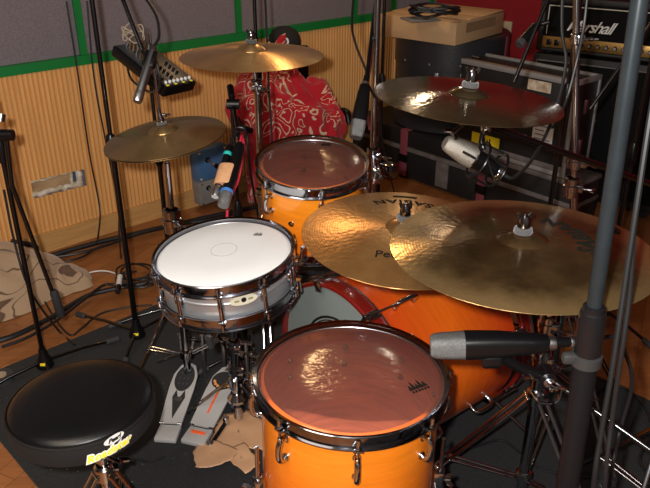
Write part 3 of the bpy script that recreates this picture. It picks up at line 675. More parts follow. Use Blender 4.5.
def hardware_legs(T, foot, zc, zs, R, angs, m_=None, zf=RZ, hw=.012, brace=True):
    foot = V((foot[0], foot[1], 0)); m_ = m_ or stand_chrome
    MB().lathe([(.014, zc-.02), (.024, zc-.018), (.024, zc+.018), (.018, zc+.024), (.014, zc+.024)], 20, Matrix.Translation(foot)).build('leg_collar', m_, T)
    MB().lathe([(.014, zs-.014), (.022, zs-.012), (.022, zs+.012), (.014, zs+.014)], 20, Matrix.Translation(foot)).build('brace_collar', m_, T)
    for a in angs:
        dr = V((math.cos(R_(a)), math.sin(R_(a)), 0)); sd = V((-dr.y, dr.x, 0))
        p0 = foot+dr*.024+UPZ*zc; p1 = foot+dr*R+UPZ*(zf+.012)
        mb = MB()
        for s in (-1, 1): mb.tube([p0+sd*s*hw, p1+sd*s*hw], .0058, 8, flat=.6)
        mb.cyl(p1-sd*(hw+.003), p1+sd*(hw+.003), .005, 10); mb.cyl(p0-sd*(hw+.005), p0+sd*(hw+.005), .004, 10)
        lg = mb.build('leg', m_, T)
        MB().loft([(-.012, .03, .02), (-.004, .034, .026), (.010, .022, .018)], frame(p1, UPZ, dr)).build('rubber_foot', rubber, lg)
        if brace:
            q0 = foot+dr*.022+UPZ*zs; q1 = p0.lerp(p1, .55); mb = MB()
            for s in (-1, 1): mb.tube([q0+sd*s*hw*.55, q1+sd*s*hw*.8], .0042, 8, flat=.5)
            mb.cyl(q1-sd*(hw+.006), q1+sd*(hw+.006), .004, 10); mb.build('leg_brace', m_, T)
def tilter(T, c, n, arm_to=None, below=.035):
    """threaded rod, felts, sleeve and wing nut that carry a cymbal whose bell top is at c"""
    c = V(c); n = V(n).normalized(); fr_ = frame(c, n)
    MB().cyl(c-n*below, c+n*.042, .0035, 10).build('threaded_rod', stand_chrome, T)
    MB().lathe([(0, -.014), (.011, -.014), (.013, -.010), (.013, -.005), (.009, -.0035), (0, -.0035)], 20, fr_).build('lower_felt', felt, T)
    MB().lathe([(0, .0005), (.017, .0005), (.0185, .003), (.0175, .011), (.012, .0125), (0, .0125)], 24, fr_).build('felt_washer', felt, T)
    mb = MB().lathe([(0, .013), (.0125, .013), (.0130, .016), (.0115, .030), (.009, .037), (0, .038)], 20, fr_); mb.wing(c+n*.026, n, .006, .016); mb.build('wing_nut', black_chrome, T)
    t = MB().lathe([(0, -below-.022), (.010, -below-.022), (.013, -below-.016), (.013, -below+.004), (.006, -below+.008), (0, -below+.008)], 20, fr_)
    t.cyl(c-n*(below+.012)-fr_.to_3x3() @ V((.016, 0, 0)), c-n*(below+.012)+fr_.to_3x3() @ V((.016, 0, 0)), .011, 18); t.build('tilter', stand_chrome, T)
    return c-n*(below+.012)
def cymbal(name, label, c, n, R, bell_r, bell_h, bow_h, m_, cat='cymbal', group=None, down=False, flange=0, xh=None):
    """c: centre of edge plane"""
    M = frame(c, n, xh); T = thing(name, label, cat, M, group)
    th = .0013; prof = []
    for i in range(15):
        u = i/14; r = .0055+(bell_r-.0055)*u; prof.append((r, bow_h+bell_h*(1-u**2.4)))
    for i in range(1, 31):
        u = i/30; r = bell_r+(R-bell_r)*u; z = bow_h*(1-u**1.65)
        if flange and u > flange: z = bow_h*(1-u**1.65) + .0
        prof.append((r, z))
    bell = prof[:15]; bow = prof[14:]
    if down: f = lambda P: [(r, -z) for r, z in P]
    else: f = lambda P: P
    a = [(r, z) for r, z in bow]; b_ = [(r, z-th) for r, z in bow][::-1]
    MB().lathe(f(a+[(R+.0006, -th/2)]+b_), 96, None, close=True).build('bow', m_, T, local=True, sharp=25)
    a = [(r, z) for r, z in bell]; b_ = [(r, z-th) for r, z in bell][::-1]
    MB().lathe(f(a+b_), 64, None, close=True).build('bell', m_, T, local=True, sharp=50)
    T['_h'] = (bow_h+bell_h)
    def zat(r):
        u = max(0, (r-bell_r)/(R-bell_r)); return bow_h*(1-u**1.65)
    return T, M, zat
def cymtext(T, zat, s, size, rc, ang, out=-1, ext=.0003, bold=.001, space=1.1, nm='lettering', shear=0):
    """letters bent around the cymbal at radius rc, centred on local angle ang; out=-1 letters' tops toward the centre"""
    vs, fs = text(s, size, shear, .01, bold, space); P = []
    for x, y, z in vs:
        r = rc+out*y; a = R_(ang)-(out)*x/rc
        P.append((r*math.cos(a), r*math.sin(a), zat(r)+.0004+(0.0003 if z > 0 else 0)))
    return MB().add(P, fs).build(nm, black_print, T, local=True)
def emblem_ring(T, zat, rc, ang, r1, nm='emblem'):
    mb = MB(); cx, cy = rc*math.cos(R_(ang)), rc*math.sin(R_(ang))
    for k, q in enumerate((r1, r1*.72)):
        P = [(cx+q*math.cos(t*.35)*.75, cy+q*math.sin(t*.35), zat(rc)+.0012) for t in range(19)]; mb.tube(P, .0008 if k else .0014, 5)
    for k in range(7):
        a = k*.9; mb.tube([(cx, cy, zat(rc)+.0012), (cx+r1*.6*math.cos(a)*.7, cy+r1*.6*math.sin(a), zat(rc)+.0012)], .0009, 5)
    return mb.build(nm, black_print, T, local=True)
# --- crash ride left of the wide cymbal
def place_text(M, px, py):
    """local angle (deg) and radius of the cymbal point seen at a pixel"""
    a = V((0, 0, H)); r = D(px, py, 1)-a; n = M.to_3x3() @ UPZ; c = M.translation
    p = a+r*((c+n*.012-a).dot(n)/r.dot(n)); q = M.inverted() @ p
    return math.degrees(math.atan2(q.y, q.x)), math.hypot(q.x, q.y)
T, M, zt_ = cymbal('crash_cymbal', 'bright lathed bronze cymbal with upside-down lettering, between rear tom and widest cymbal', D(403, 235, 1.65), tilt_n(2, 3), .232, .042, .017, .022, br_crash)
a, r = place_text(M, 403, 202); cymtext(T, zt_, 'SABIAN', .040, r, a, bold=.0008, space=1.15)
a2_, r2 = place_text(M, 405, 197); 
mb = MB()
for q in (r2+.004, r2+.011): 
    mb.tube([(q*math.cos(R_(a2_+t)), q*math.sin(R_(a2_+t)), zt_(q)+.0012) for t in range(-9, 10, 2)], .0013, 5)
mb.build('hammer_emblem', black_print, T, local=True)
a, r = place_text(M, 386, 256); cymtext(T, zt_, 'Ted', .030, r, a, out=1 if False else -1, bold=.0004, nm='model_lettering', shear=.1) if False else None
vs_, fs_ = text('Ped', .034, .1, .01, .0004, 1.0)
def flattext(T, M, zt, vs_, fs_, px, py, rot, nm='model_lettering', m_=None):
    a, r = place_text(M, px, py); cx, cy = r*math.cos(R_(a)), r*math.sin(R_(a)); c_, s_ = math.cos(R_(rot)), math.sin(R_(rot)); P = []
    for x, y, z in vs_:
        X, Y = cx+x*c_-y*s_, cy+x*s_+y*c_; P.append((X, Y, zt(math.hypot(X, Y))+.0005+(.0003 if z > 0 else 0)))
    return MB().add(P, fs_).build(nm, m_ or black_print, T, local=True)
flattext(T, M, zt_, vs_, fs_, 386, 256, -4)
crash_top = M @ V((0, 0, .039)); crash_n = M.to_3x3() @ UPZ
# --- ride (largest)
T, M, zt_ = cymbal('ride_cymbal', 'widest aged bronze cymbal in front, crossed by the thick grey stand', D(521, 248, 1.41), tilt_n(0, -1), .256, .05, .012, .020, br_ride)
a, r = place_text(M, 578, 236); cymtext(T, zt_, 'SABIAN', .05, r, a, bold=.0022, space=1.1)
a, r = place_text(M, 614, 228); emblem_ring(T, zt_, r, a, .016)
ride_top = M @ V((0, 0, .032)); ride_n = M.to_3x3() @ UPZ
# --- top right crash
T, M, zt_ = cymbal('crash_cymbal', 'dark polished bronze cymbal, highest on the right, in front of the road cases', D(468, 99, 1.56), tilt_n(4.5, 0), .203, .045, .014, .012, br_dark)
tr_top = M @ V((0, 0, .026)); tr_n = M.to_3x3() @ UPZ
# --- back left crash
T, M, zt_ = cymbal('crash_cymbal', 'plain orange bronze cymbal hanging in front of the cap and red blanket', D(252, 56, 2.3), tilt_n(0, 0), .229, .05, .02, .02, br_back)
tl_top = M @ V((0, 0, .040)); tl_n = M.to_3x3() @ UPZ
# --- hi-hats
hc = D(165, 137, 2.13); hn = tilt_n(-7, 3)
T, M, zt_ = cymbal('hi_hat_cymbal', 'upper cymbal of the hi-hat pair, left of the white snare drum', hc, hn, .18, .045, .016, .022, br_hat)
hh_top = M @ V((0, 0, .038))
T2, M2, z2_ = cymbal('hi_hat_cymbal', 'lower upturned cymbal of the hi-hat pair, under the upper one', hc-hn*.006, hn, .18, .045, .016, .020, br_hat, down=True)
# --- hi-hat stand
hf = V((-.473, 2.04, 0)); T = thing('hi_hat_stand', 'chrome hi-hat stand with pull rod under the pair of left cymbals', 'stand', (hf.x, hf.y, RZ))
MB().cyl((hf.x, hf.y, .06), (hf.x, hf.y, .62), .0125, 20).build('lower_tube', stand_chrome, T)
MB().cyl((hf.x, hf.y, .6), (hf.x, hf.y, .845), .0095, 20).build('upper_tube', stand_chrome, T)
MB().tube([V((hf.x, hf.y, .84)), hh_top-hn*.07, hh_top+hn*.02, hh_top+V((-.01, .005, .26))], .0035, 8).build('pull_rod', stand_chrome, T)
MB().lathe([(0, 0), (.02, 0), (.022, .004), (.014, .012), (.008, .014), (0, .014)], 20, frame(hh_top-hn*.072, hn)).build('seat_cup', black_plastic, T)
MB().lathe([(0, .001), (.014, .001), (.015, .008), (0, .009)], 20, frame(hh_top, hn)).build('felt_washer', felt, T)
mb = MB().lathe([(0, .01), (.010, .01), (.011, .022), (.007, .032), (.007, .05), (0, .05)], 20, frame(hh_top, hn)); mb.wing(hh_top+hn*.03+V((.01, 0, 0)), (1, -.2, 0), .006, .017); mb.build('clutch', stand_chrome, T)
clamp(T, (hf.x, hf.y, .655), UPZ, .027, .08); clamp(T, (hf.x, hf.y, .53), UPZ, .019, .04, side=(1, -.3, 0))
hardware_legs(T, hf, .40, .16, .2, (20, 100, 185), black_chrome)
MB().box((hf.x, hf.y, .055), (.05, .12, .02), None, .004).build('pedal_frame', stand_chrome, T)
# --- generic boom cymbal stand
def cstand(name, label, foot, zjoint, angs, zc=.42, zs=.18, R=.33, top=None, topn=None, via=None, up_m=None, legm=None, extra=None, cat='cymbal stand'):
    T = thing(name, label, cat, (foot[0], foot[1], RZ)); f = V((foot[0], foot[1], 0))
    MB().cyl(f+UPZ*.06, f+UPZ*min(.62, zjoint), .0145, 20).build('lower_tube', legm or stand_chrome, T)
    if zjoint > .62: MB().cyl(f+UPZ*.6, f+UPZ*zjoint, .0115, 20).build('upper_tube', legm or stand_chrome, T)
    if legm: wingbolt(T, f+V((-.02, -.03, .5)), (-.4, -1, .2), 1.8); clamp(T, f+UPZ*.52, UPZ, .022, .05, m_=legm); clamp(T, f+UPZ*.7, UPZ, .022, .05, m_=legm)
    clamp(T, f+UPZ*min(.62, zjoint-.03), UPZ, .02, .05)
    hardware_legs(T, foot, zc, zs, R, angs, legm)
    if top is not None:
        e = tilter(T, top, topn)
        j = f+UPZ*zjoint; d_ = (e-j).normalized()
        MB().cyl(j-d_*.09, e, .0075, 16).build('boom_arm', up_m or stand_chrome, T)
        clamp(T, j, d_, .017, .05)
        MB().cyl(j-V((.016, .0, 0)), j+V((.016, 0, 0)), .018, 20).build('boom_joint', stand_chrome, T)
    return T, f
cstand('cymbal_stand', 'chrome stand carrying the widest cymbal, its tripod legs beside the bass drum', (.545, 1.50), .80, (178, 60, -62), zc=.40, zs=.13, R=.36, legm=chrome, top=ride_top, topn=ride_n)
cstand('cymbal_stand', 'chrome boom stand behind the bass drum, carrying the middle cymbal', (.86, 1.42), .76, (0, 130, 235), zc=.36, zs=.15, R=.25, top=crash_top, topn=crash_n)
cstand('cymbal_stand', 'straight stand holding the orange bronze cymbal in front of the red blanket', (-.222, 2.345), 1.0, (35, 155, 275), R=.3, top=tl_top, topn=tl_n)
# stand of the high right cymbal
f2_ = V((.73, 1.9, 0)); T = thing('cymbal_stand', 'tall chrome stand in front of the amplifier, black boom to the high right cymbal', 'cymbal stand', (f2_.x, f2_.y, RZ))
MB().cyl(f2_+UPZ*.06, f2_+UPZ*.66, .0145, 20).build('lower_tube', stand_chrome, T)
jz = D(575, 162, 2.0); MB().cyl(f2_+UPZ*.64, jz-UPZ*.02, .0115, 20).build('upper_tube', stand_chrome, T)
tp = D(577, -45, 1.80); MB().cyl(jz, tp, .0095, 20).build('top_tube', stand_chrome, T)
clamp(T, f2_+UPZ*.66, UPZ, .021, .05); clamp(T, jz-UPZ*.075, UPZ, .021, .06, side=(1, -.5, 0)); clamp(T, jz, UPZ, .021, .04, side=(.8, -.6, 0)); clamp(T, jz.lerp(tp, .62), (tp-jz), .014, .03)
hardware_legs(T, f2_, .45, .2, .33, (30, 140, -70))
e_ = tilter(T, tr_top, tr_n, below=.05)
a_ = D(463, 121, 1.6); b_ = D(662, 188, 2.15)
MB().tube([e_, D(470, 119, 1.585)], .011, 14).build('boom_knuckle', stand_chrome, T)
MB().cyl(D(468, 118, 1.585), b_, .0085, 16).build('boom_arm', black_metal, T)
wingbolt(T, D(460, 127, 1.57), (-.6, -.5, -.3), 1.2)
hardwareT = T
# tom pole with clamp
tp0 = V((.157, 2.25, 0)); T = thing('tom_stand', 'chrome pole stand rising behind the orange rear tom, clamped to it', 'stand', (tp0.x, tp0.y, 0))
MB().cyl(tp0+UPZ*.06, tp0+UPZ*.72, .014, 20).build('lower_tube', stand_chrome, T)
MB().cyl(tp0+UPZ*.7, tp0+UPZ*1.62, .0105, 20).build('upper_tube', stand_chrome, T)
hardware_legs(T, tp0, .3, .12, .26, (20, 95, 175))
clamp(T, tp0+UPZ*.74, UPZ, .022, .06)
# ------------------------------------------------------------------ drums
def drum(name, label, M, R, depth, nl, a0, shell_m, hoop_m=black_chrome, head_m=None, lugh=.055, lugkind='bridge', rods=True, inner=True, bottom=True, cat='drum', logo=None, hoop_top=.006, lugs=None):
    T = thing(name, label, cat, M); HR = R+.012
    th = .007
    MB().lathe([(R, -.006), (R, -depth+.006), (R-th, -depth), (R-th, 0), (R-th+.002, -.001)], 96, None, close=True).build('shell', shell_m, T, local=True, sharp=30)
    if inner: MB().lathe([(R-th-.0008, -.002), (R-th-.0008, -depth+.002)], 96).build('inside_wall', inner_wood, T, local=True)
    # flanged hoops
    def hoop(z0, up, nm):
        s = 1 if up else -1
        P = [(HR-.004, -.026), (HR-.0015, -.028), (HR-.0005, -.024), (HR-.0015, hoop_top-.003), (HR+.0055, hoop_top+.0), (HR+.0065, hoop_top+.002), (HR+.005, hoop_top+.0035), (HR-.003, hoop_top+.001), (HR-.0045, -.006)]
        P2 = [(HR+.0015, -.027), (HR+.0048, -.0275), (HR+.0048, -.0245), (HR-.001, -.0235)]
        mb = MB().lathe([(r, z0+s*z) for r, z in P], 96, None, close=True); mb.lathe([(r, z0+s*z) for r, z in P2], 96, None, close=True)
        return mb.build(nm, hoop_m, T, local=True, sharp=40)
    hoop(0, True, 'top_hoop')
    if bottom: hoop(-depth, False, 'bottom_hoop')
    hd = MB().lathe([(0, .0012), (R*.5, .0012), (R-.006, .001), (R-.001, -.001), (R+.0055, -.006), (R+.007, -.011)], 96).build('drum_head', head_m or head_clear, T, local=True)
    MB().lathe([(R+.0025, -.012), (R+.0078, -.012), (R+.0078, -.006), (R+.0052, -.0035), (R+.0025, -.008)], 96, None, close=True).build('head_collar', satin, T, local=True)
    if bottom: MB().lathe([(0, -depth-.001), (R-.001, -depth-.001)], 64).build('bottom_head', mat('bottom_head_film', (.34, .17, .14), .3), T, local=True)
    for k in range(nl):
        a = R_(a0)+2*math.pi*k/nl; c_, s_ = math.cos(a), math.sin(a); Rm = Matrix.Rotation(a, 4, 'Z')
        X = lambda x, y, z: Rm @ V((x, y, z))
        mb = MB()
        zt1_ = -.052; zb1 = zt1_-lugh
        if lugkind == 'bridge':
            mb.tube(catmull([X(R+.001, 0, zt1_-.004), X(R+.010, 0, zt1_), X(R+.020, 0, zt1_-.006), X(R+.0235, 0, (zt1_+zb1)/2), X(R+.020, 0, zb1+.006), X(R+.010, 0, zb1), X(R+.001, 0, zb1+.004)], 5), [.0045]*5+[.0062]*21+[.0045]*5 if False else .0068, 10)
            for z_ in (zt1_-.003, zb1+.003): mb.cyl(X(R-.001, 0, z_), X(R+.004, 0, z_), .0095, 16)
            mb.cyl(X(HR+.0055, 0, zt1_+.008), X(HR+.0055, 0, zt1_-.012), .0062, 14)
        else:
            mb.tube([X(R+.012, 0, -.024), X(R+.012, 0, -depth+.024)], .0065, 12)
            mb.loft([(0, .018, lugh), (.006, .018, lugh), (.012, .012, lugh*.8)], frame(X(R-.001, 0, -depth/2), X(1, 0, 0), (0, 0, 1)) @ Matrix.Rotation(math.pi/2, 4, 'Z'))
        lg = mb.build('lug', chrome, T, local=True)
        if inner:
            for z_ in (zt1_-.003, zb1+.003) if lugkind == 'bridge' else ():
                MB().lathe([(0, .006), (.006, .006), (.0085, 0)], 12, frame(X(R-th-.001, 0, z_), X(-1, 0, 0))).build('inner_screw', black_metal, lg, local=True)
        # tension rod, claw ear and head
        mb = MB(); ztop = .004
        mb.cyl(X(HR+.0075, 0, zt1_), X(HR+.0075, 0, -.02), .0028, 8)
        mb.lathe([(0, ztop+.006), (.0042, ztop+.006), (.0048, ztop+.004), (.0048, ztop-.012), (.0075, ztop-.013), (.0075, ztop-.0155), (0, ztop-.0155)][::-1], 12, Rm @ Matrix.Translation((HR+.0085, 0, -.004)))
        mb.box(X(HR+.0065, 0, -.0215), (.015, .022, .005), Rm.to_3x3(), .002); mb.build('tension_rod', chrome, T, local=True)
        if bottom:
            mb = MB(); zz = -depth
            if lugkind == 'bridge' and depth < .4: mb.cyl(X(HR+.0075, 0, zz+.02), X(HR+.0075, 0, min(zb1, zz+.05)), .0028, 8)
            mb.box(X(HR+.0065, 0, zz+.0215), (.015, .022, .005), Rm.to_3x3(), .002)
            mb.lathe([(0, -.004), (.0048, -.004), (.0048, .014), (0, .015)], 12, Rm @ Matrix.Translation((HR+.0085, 0, zz+.002))); mb.build('lower_tension_rod', chrome, T, local=True)
    return T
def headmark(T, M, px, py, s=.022, rot=0, seed=1, m_=None, nm='maker_mark', z=.0016):
    """small black crown-like printed mark with a line of lettering"""
    a = V((0, 0, H)); r = D(px, py, 1)-a; n = M.to_3x3() @ UPZ; p = a+r*((M.translation-a).dot(n)/r.dot(n)); q = M.inverted() @ p
    rnd = random.Random(seed); mb = MB(); Rz = Matrix.Translation((q.x, q.y, z)) @ Matrix.Rotation(R_(rot), 4, 'Z')
    for k in range(5):
        x = (k-2)*s*.3; h_ = s*(.55+.35*(k % 2)); mb.prism([(x-s*.2, -s*.1), (x+s*.2, -s*.12), (x+s*.05, h_)], 0, .0004, Rz)
    for k in range(6):
        x = (k-2.5)*s*.26; mb.prism([(x-s*.08, -s*.45), (x+s*.1, -s*.45), (x+s*.12, -s*.2), (x-s*.06, -s*.2)], 0, .0004, Rz)
    return mb.build(nm, m_ or black_print, T, local=True)
# front floor tom
Mf = frame(D(351, 375, 1.60), tilt_n(1, -.5), (1, 0, 0))
T = drum('floor_tom', 'big orange lacquered tom with clear head nearest the camera', Mf, .2, .40, 8, -88, shell_front)
headmark(T, Mf, 418, 388, .030, 30)
def tomleg(T, M, R, ang, z0, z1):
    a = R_(ang); Rm = Matrix.Rotation(a, 4, 'Z'); X = lambda x, y, z: Rm @ V((x, y, z))
    mb = MB().box(X(R+.014, 0, (z0+z1)/2), (.028, .032, .06), Rm.to_3x3(), .006); mb.wing(X(R+.03, 0, (z0+z1)/2), X(1, 0, 0), .007, .022); br = mb.build('leg_bracket', chrome, T, local=True)
    zf = (M.inverted() @ V((0, 0, 0))).z
    p1 = M @ X(R+.018, 0, z0+.09); p2 = M @ X(R+.018, 0, z1-.06); d_ = (p2-p1).normalized(); fl = p1+d_*((p1.z-RZ-.012)/-d_.z)
    mb = MB().tube([p1, p1.lerp(fl, .85), fl], .005, 10); l = mb.build('leg', chrome, T); MB().lathe([(0, -.011), (.012, -.011), (.012, .012), (.006, .016), (0, .016)], 14, Matrix.Translation(fl)).build('rubber_foot', rubber, l)
for a in (-8, 112, 198): tomleg(T, Mf, .2, a, -.24, -.30)
# rear tom
Mr = frame(D(312, 163, 2.15), tilt_n(1, 9), (1, 0, 0))
T = drum('rack_tom', 'smaller orange tom with clear head in front of the red blanket', Mr, .153, .25, 6, -79, shell_rear, chrome)
headmark(T, Mr, 326, 145, .02, 0, 3)
vt = Matrix.Rotation(R_(-112), 4, 'Z')
MB().lathe([(.003, 0), (.009, 0), (.009, .0025), (.003, .003)], 16, frame(vt @ V((.153, 0, -.125)), vt @ V((1, 0, 0)))).build('air_vent', chrome, T, local=True)
# its mounting arm, belongs to the tom stand
ST = [o for o in scene.objects if o.name == 'tom_stand'][0]
pr = Mr @ V((.172, .02, -.05)); pj = tp0+UPZ*pr.z
mb = MB().tube([pj, pr+V((.02, .03, 0))], .008, 12); mb.build('tom_arm', chrome, ST)
clamp(ST, pj, UPZ, .021, .05, side=(.8, -.6, 0)); MB().box(pr+V((.025, .03, -.01)), (.03, .045, .05), None, .006).build('tom_bracket', chrome, ST)
wingbolt(ST, pr+V((.03, -.01, .005)), (.2, -1, .1), 1.2); wingbolt(ST, pj+V((.03, -.03, -.03)), (.8, -.6, 0), 1.2)
MB().box(pr+V((.07, .07, -.012)), (.045, .05, .05), Matrix.Rotation(.7, 3, 'Z'), .008).build('ball_joint', black_chrome, ST)
# snare
Ms = frame(D(224, 252, 1.97), tilt_n(-4, 3), (1, 0, 0))
alum = mat('brushed_aluminium_shell', (.62, .63, .65), .4, .8, nscale=1, namt=.12, stretch=(2, 2, 160))
T = drum('snare_drum', 'silver snare drum with a white coated head', Ms, .178, .12, 10, -88, alum, stand_chrome, head_white, lugh=.03, lugkind='tube', inner=False)
MB().lathe([(.178, -.050), (.1815, -.052), (.1815, -.056), (.178, -.058)], 96).build('shell_bead', alum, T, local=True, sharp=80)
mb = MB(); 
q_ = []
a = V((0, 0, H)); r = D(224, 250, 1)-a; n = Ms.to_3x3() @ UPZ; p = a+r*((Ms.translation-a).dot(n)/r.dot(n)); q = Ms.inverted() @ p
mb.lathe([(.0355, .0013), (.0355, .0018), (.0364, .0018), (.0364, .0013)], 48, Matrix.Translation((q.x, q.y, 0)), close=True)
mb.build('centre_ring', mat('grey_ring_print', (.3, .3, .3), .6), T, local=True)
headmark(T, Ms, 258, 235, .016, -12, 5, mat('grey_print', (.12, .12, .13), .6))
# oval badge
ab = R_(-90+21); fb = frame(V((math.cos(ab)*.1795, math.sin(ab)*.1795, -.048)), (math.cos(ab), math.sin(ab), 0), (-math.sin(ab), math.cos(ab), 0))
def oval(mb, w, h, z0, z1, n=28, bend=0):
    mb.prism([(w/2*math.cos(2*math.pi*k/n), h/2*math.sin(2*math.pi*k/n)) for k in range(n)], z0, z1, fb); return mb
bd = oval(MB(), .074, .030, -.004, .0035).build('badge', mat('cream_badge', (.62, .58, .45), .4), T, local=True)
oval(MB(), .014, .014, .0035, .0042).build('badge_roundel', black_print, bd, local=True)
for sg in (-1, 1): MB().prism([(sg*.012, .002), (sg*.024, .003), (sg*.025, -.003), (sg*.012, -.003)][::sg], .0035, .004, fb).build('badge_bar', mat('olive_print', (.25, .22, .1), .5), bd, local=True)
# strainer (right) and butt plate (left)
def strainer(T, ang, nm, big):
    Rm = Matrix.Rotation(R_(ang), 4, 'Z'); X = lambda x, y, z: Rm @ V((x, y, z)); mb = MB()
    mb.box(X(.186, 0, -.07), (.016, .034, .055), Rm.to_3x3(), .005); mb.box(X(.196, 0, -.045), (.016, .024, .03), Rm.to_3x3(), .004)
    if big: mb.tube([X(.2, 0, -.04), X(.214, 0, -.02), X(.22, 0, .015)], .006, 10); mb.cyl(X(.196, 0, -.09), X(.196, 0, -.13), .009, 16)
    mb.build(nm, chrome, T, local=True)
strainer(T, -6, 'strainer', True); strainer(T, 176, 'butt_plate', False)
# bass drum: axis lies down, head faces the drummer
azb = R_(52); ab_ = V((math.sin(azb), math.cos(azb), 0)); Cb = V((.05, 1.74, .302))
Mb = frame(Cb, -ab_, (ab_.y, -ab_.x, 0))
T = thing('bass_drum', 'orange lacquered bass drum with red hoops lying on the carpet', 'drum', Mb)
RB = .268; DB = .46
MB().lathe([(RB, -.02), (RB, -DB), (RB-.008, -DB), (RB-.008, -.02)], 128, None, close=True).build('shell', shell_bass, T, local=True, sharp=30)
for z0 in (.018, -DB-.02):
    h_ = MB().lathe([(RB+.003, z0-.042), (RB+.0135, z0-.042), (RB+.0155, z0-.038), (RB+.0155, z0-.002), (RB+.012, z0+.001), (RB+.003, z0+.001)], 128, None, close=True).build('hoop', hoop_red, T, local=True, sharp=30)
    MB().lathe([(RB+.0150, z0-.045), (RB+.018, z0-.045), (RB+.018, z0-.040), (RB+.0150, z0-.040)], 128, None, close=True).build('hoop_inlay', satin, h_, local=True)
MB().lathe([(0, .002), (.155, .002)], 64).build('drum_head', head_dark, T, local=True)
MB().lathe([(.155, .0022), (RB+.004, .0022)], 96).build('head_outer_ring', head_grey, T, local=True)
MB().lathe([(.168, .0025), (.172, .0045), (.176, .0025)], 96).build('damping_ring', black_print, T, local=True)
MB().lathe([(.160, .0025), (.162, .0040), (.164, .0025)], 96).build('damping_ring', black_print, T, local=True)
MB().lathe([(0, -DB+.002), (RB, -DB+.002)], 64).build('resonant_head', mat('black_resonant_head', (.015, .015, .016), .3), T, local=True)
for k in range(8):
    a = R_(22.5+45*k-4); Rm = Matrix.Rotation(a, 4, 'Z'); X = lambda x, y, z: Rm @ V((x, y, z))
    mb = MB(); mb.box(X(RB+.018, 0, .0), (.012, .026, .044), Rm.to_3x3(), .004); mb.box(X(RB+.004, 0, .022), (.034, .026, .006), Rm.to_3x3(), .002)
    mb.cyl(X(RB+.028, 0, .03), X(RB+.028, 0, -.085), .0034, 10); mb.cyl(X(RB+.028, 0, .036), X(RB+.028, 0, .018), .0085, 12); mb.build('claw_hook', chrome, T, local=True)
    MB().tube(catmull([X(RB, 0, -.085), X(RB+.016, 0, -.082), X(RB+.03, 0, -.09), X(RB+.033, 0, -.12), X(RB+.03, 0, -.15), X(RB+.016, 0, -.158), X(RB, 0, -.155)], 5), .007, 10).build('lug', chrome, T, local=True)
    mb = MB(); mb.box(X(RB+.018, 0, -DB-.004), (.012, .026, .044), Rm.to_3x3(), .004); mb.cyl(X(RB+.028, 0, -DB-.03), X(RB+.028, 0, -DB+.085), .0034, 10); mb.build('claw_hook', chrome, T, local=True)
    MB().tube(catmull([X(RB, 0, -DB+.085), X(RB+.016, 0, -DB+.082), X(RB+.03, 0, -DB+.09), X(RB+.033, 0, -DB+.12), X(RB+.03, 0, -DB+.15), X(RB+.016, 0, -DB+.158), X(RB, 0, -DB+.155)], 5), .007, 10).build('lug', chrome, T, local=True)
side = V((ab_.y, -ab_.x, 0))
for sg in (1, -1):
    p0 = Cb+ab_*.40+side*sg*(RB*.86)-UPZ*RB*.5; p1 = V((p0.x, p0.y, RZ+.008))+side*sg*.13+ab_*.1
    l = MB().tube([p0, p1], .006, 10).build('spur', chrome, T); MB().sph(p1+UPZ*.003, .011).build('rubber_foot', rubber, l)
    MB().box(p0+side*sg*.012, (.05, .03, .04), frame(V(), side*sg).to_3x3(), .006).build('spur_bracket', chrome, T)
# ------------------------------------------------------------------ microphones and their stands
def micstand(name, label, foot, ztop, feet, pivot=None, boom=None, r=.0085, tilt=(0, 0), tagc=True, zbase=RZ, zcl=.55, R=.3, cat='microphone stand', ext=.12, legz=.10, tagm=None):
    foot = V((foot[0], foot[1], 0)); T = thing(name, label, cat, (foot.x, foot.y, zbase)); tp = foot+V((tilt[0], tilt[1], ztop))
    b0 = foot+UPZ*(zbase+.03); ax = (tp-b0).normalized()
    MB().lathe([(.0, 0), (.030, 0), (.031, .006), (.024, .03), (.016, .05), (.012, .075), (0, .075)], 24, Matrix.Translation(b0)).build('hub', black_plastic, T)
    if tagc: 
        m_ = MB().lathe([(.0265, .02), (.0255, .026)], 24, Matrix.Translation(b0), a0=R_(-130), a1=R_(-60)); m_.v = [v for v in m_.v]; 
        MB().box(b0+V((.004, -.0255, .022)), (.018, .006, .010), Matrix.Rotation(-.25, 3, 'X'), .001).build('yellow_sticker', yellow, T)
    MB().cyl(b0, b0.lerp(tp, zcl/ztop), r, 16).build('lower_tube', black_metal, T)
    MB().cyl(b0.lerp(tp, (zcl-.02)/ztop), tp, r*.78, 14).build('upper_tube', chrome if tagm == 'chrome' else black_metal, T)
    c_ = b0.lerp(tp, zcl/ztop); MB().lathe([(0, -.045), (r*1.3, -.045), (r*1.9, -.03), (r*1.9, .02), (r*1.2, .04), (0, .04)], 18, frame(c_, ax)).build('clutch', black_plastic, T)
    for f in feet:
        p1 = V((f[0], f[1], zbase+.012)); p0 = b0+V(((p1-b0).x, (p1-b0).y, 0)).normalized()*.02+UPZ*(.02)
        l = MB().tube([p0, p0.lerp(p1, .5)+UPZ*.006, p1], .0062, 10).build('leg', black_metal, T)
        d_ = (p1-p0).normalized(); MB().tube([p1-d_*.04, p1-d_*.035, p1+d_*.012, p1+d_*.018], [.006, .0115, .0115, .006], 12).build('rubber_foot', grey_rubber, l)
    if pivot is not None:
        pv = V(pivot); MB().cyl(pv-V((.02, 0, 0)), pv+V((.02, 0, 0)), .016, 18).build('boom_joint', black_plastic, T)
        d_ = (V(boom)-pv).normalized(); MB().tube([pv-d_*ext, V(boom)], .0062, 12).build('boom_arm', black_metal, T)
        MB().tube([pv-d_*(ext+.05), pv-d_*(ext-.005)], .011, 12).build('counterweight', black_plastic, T)
    return T
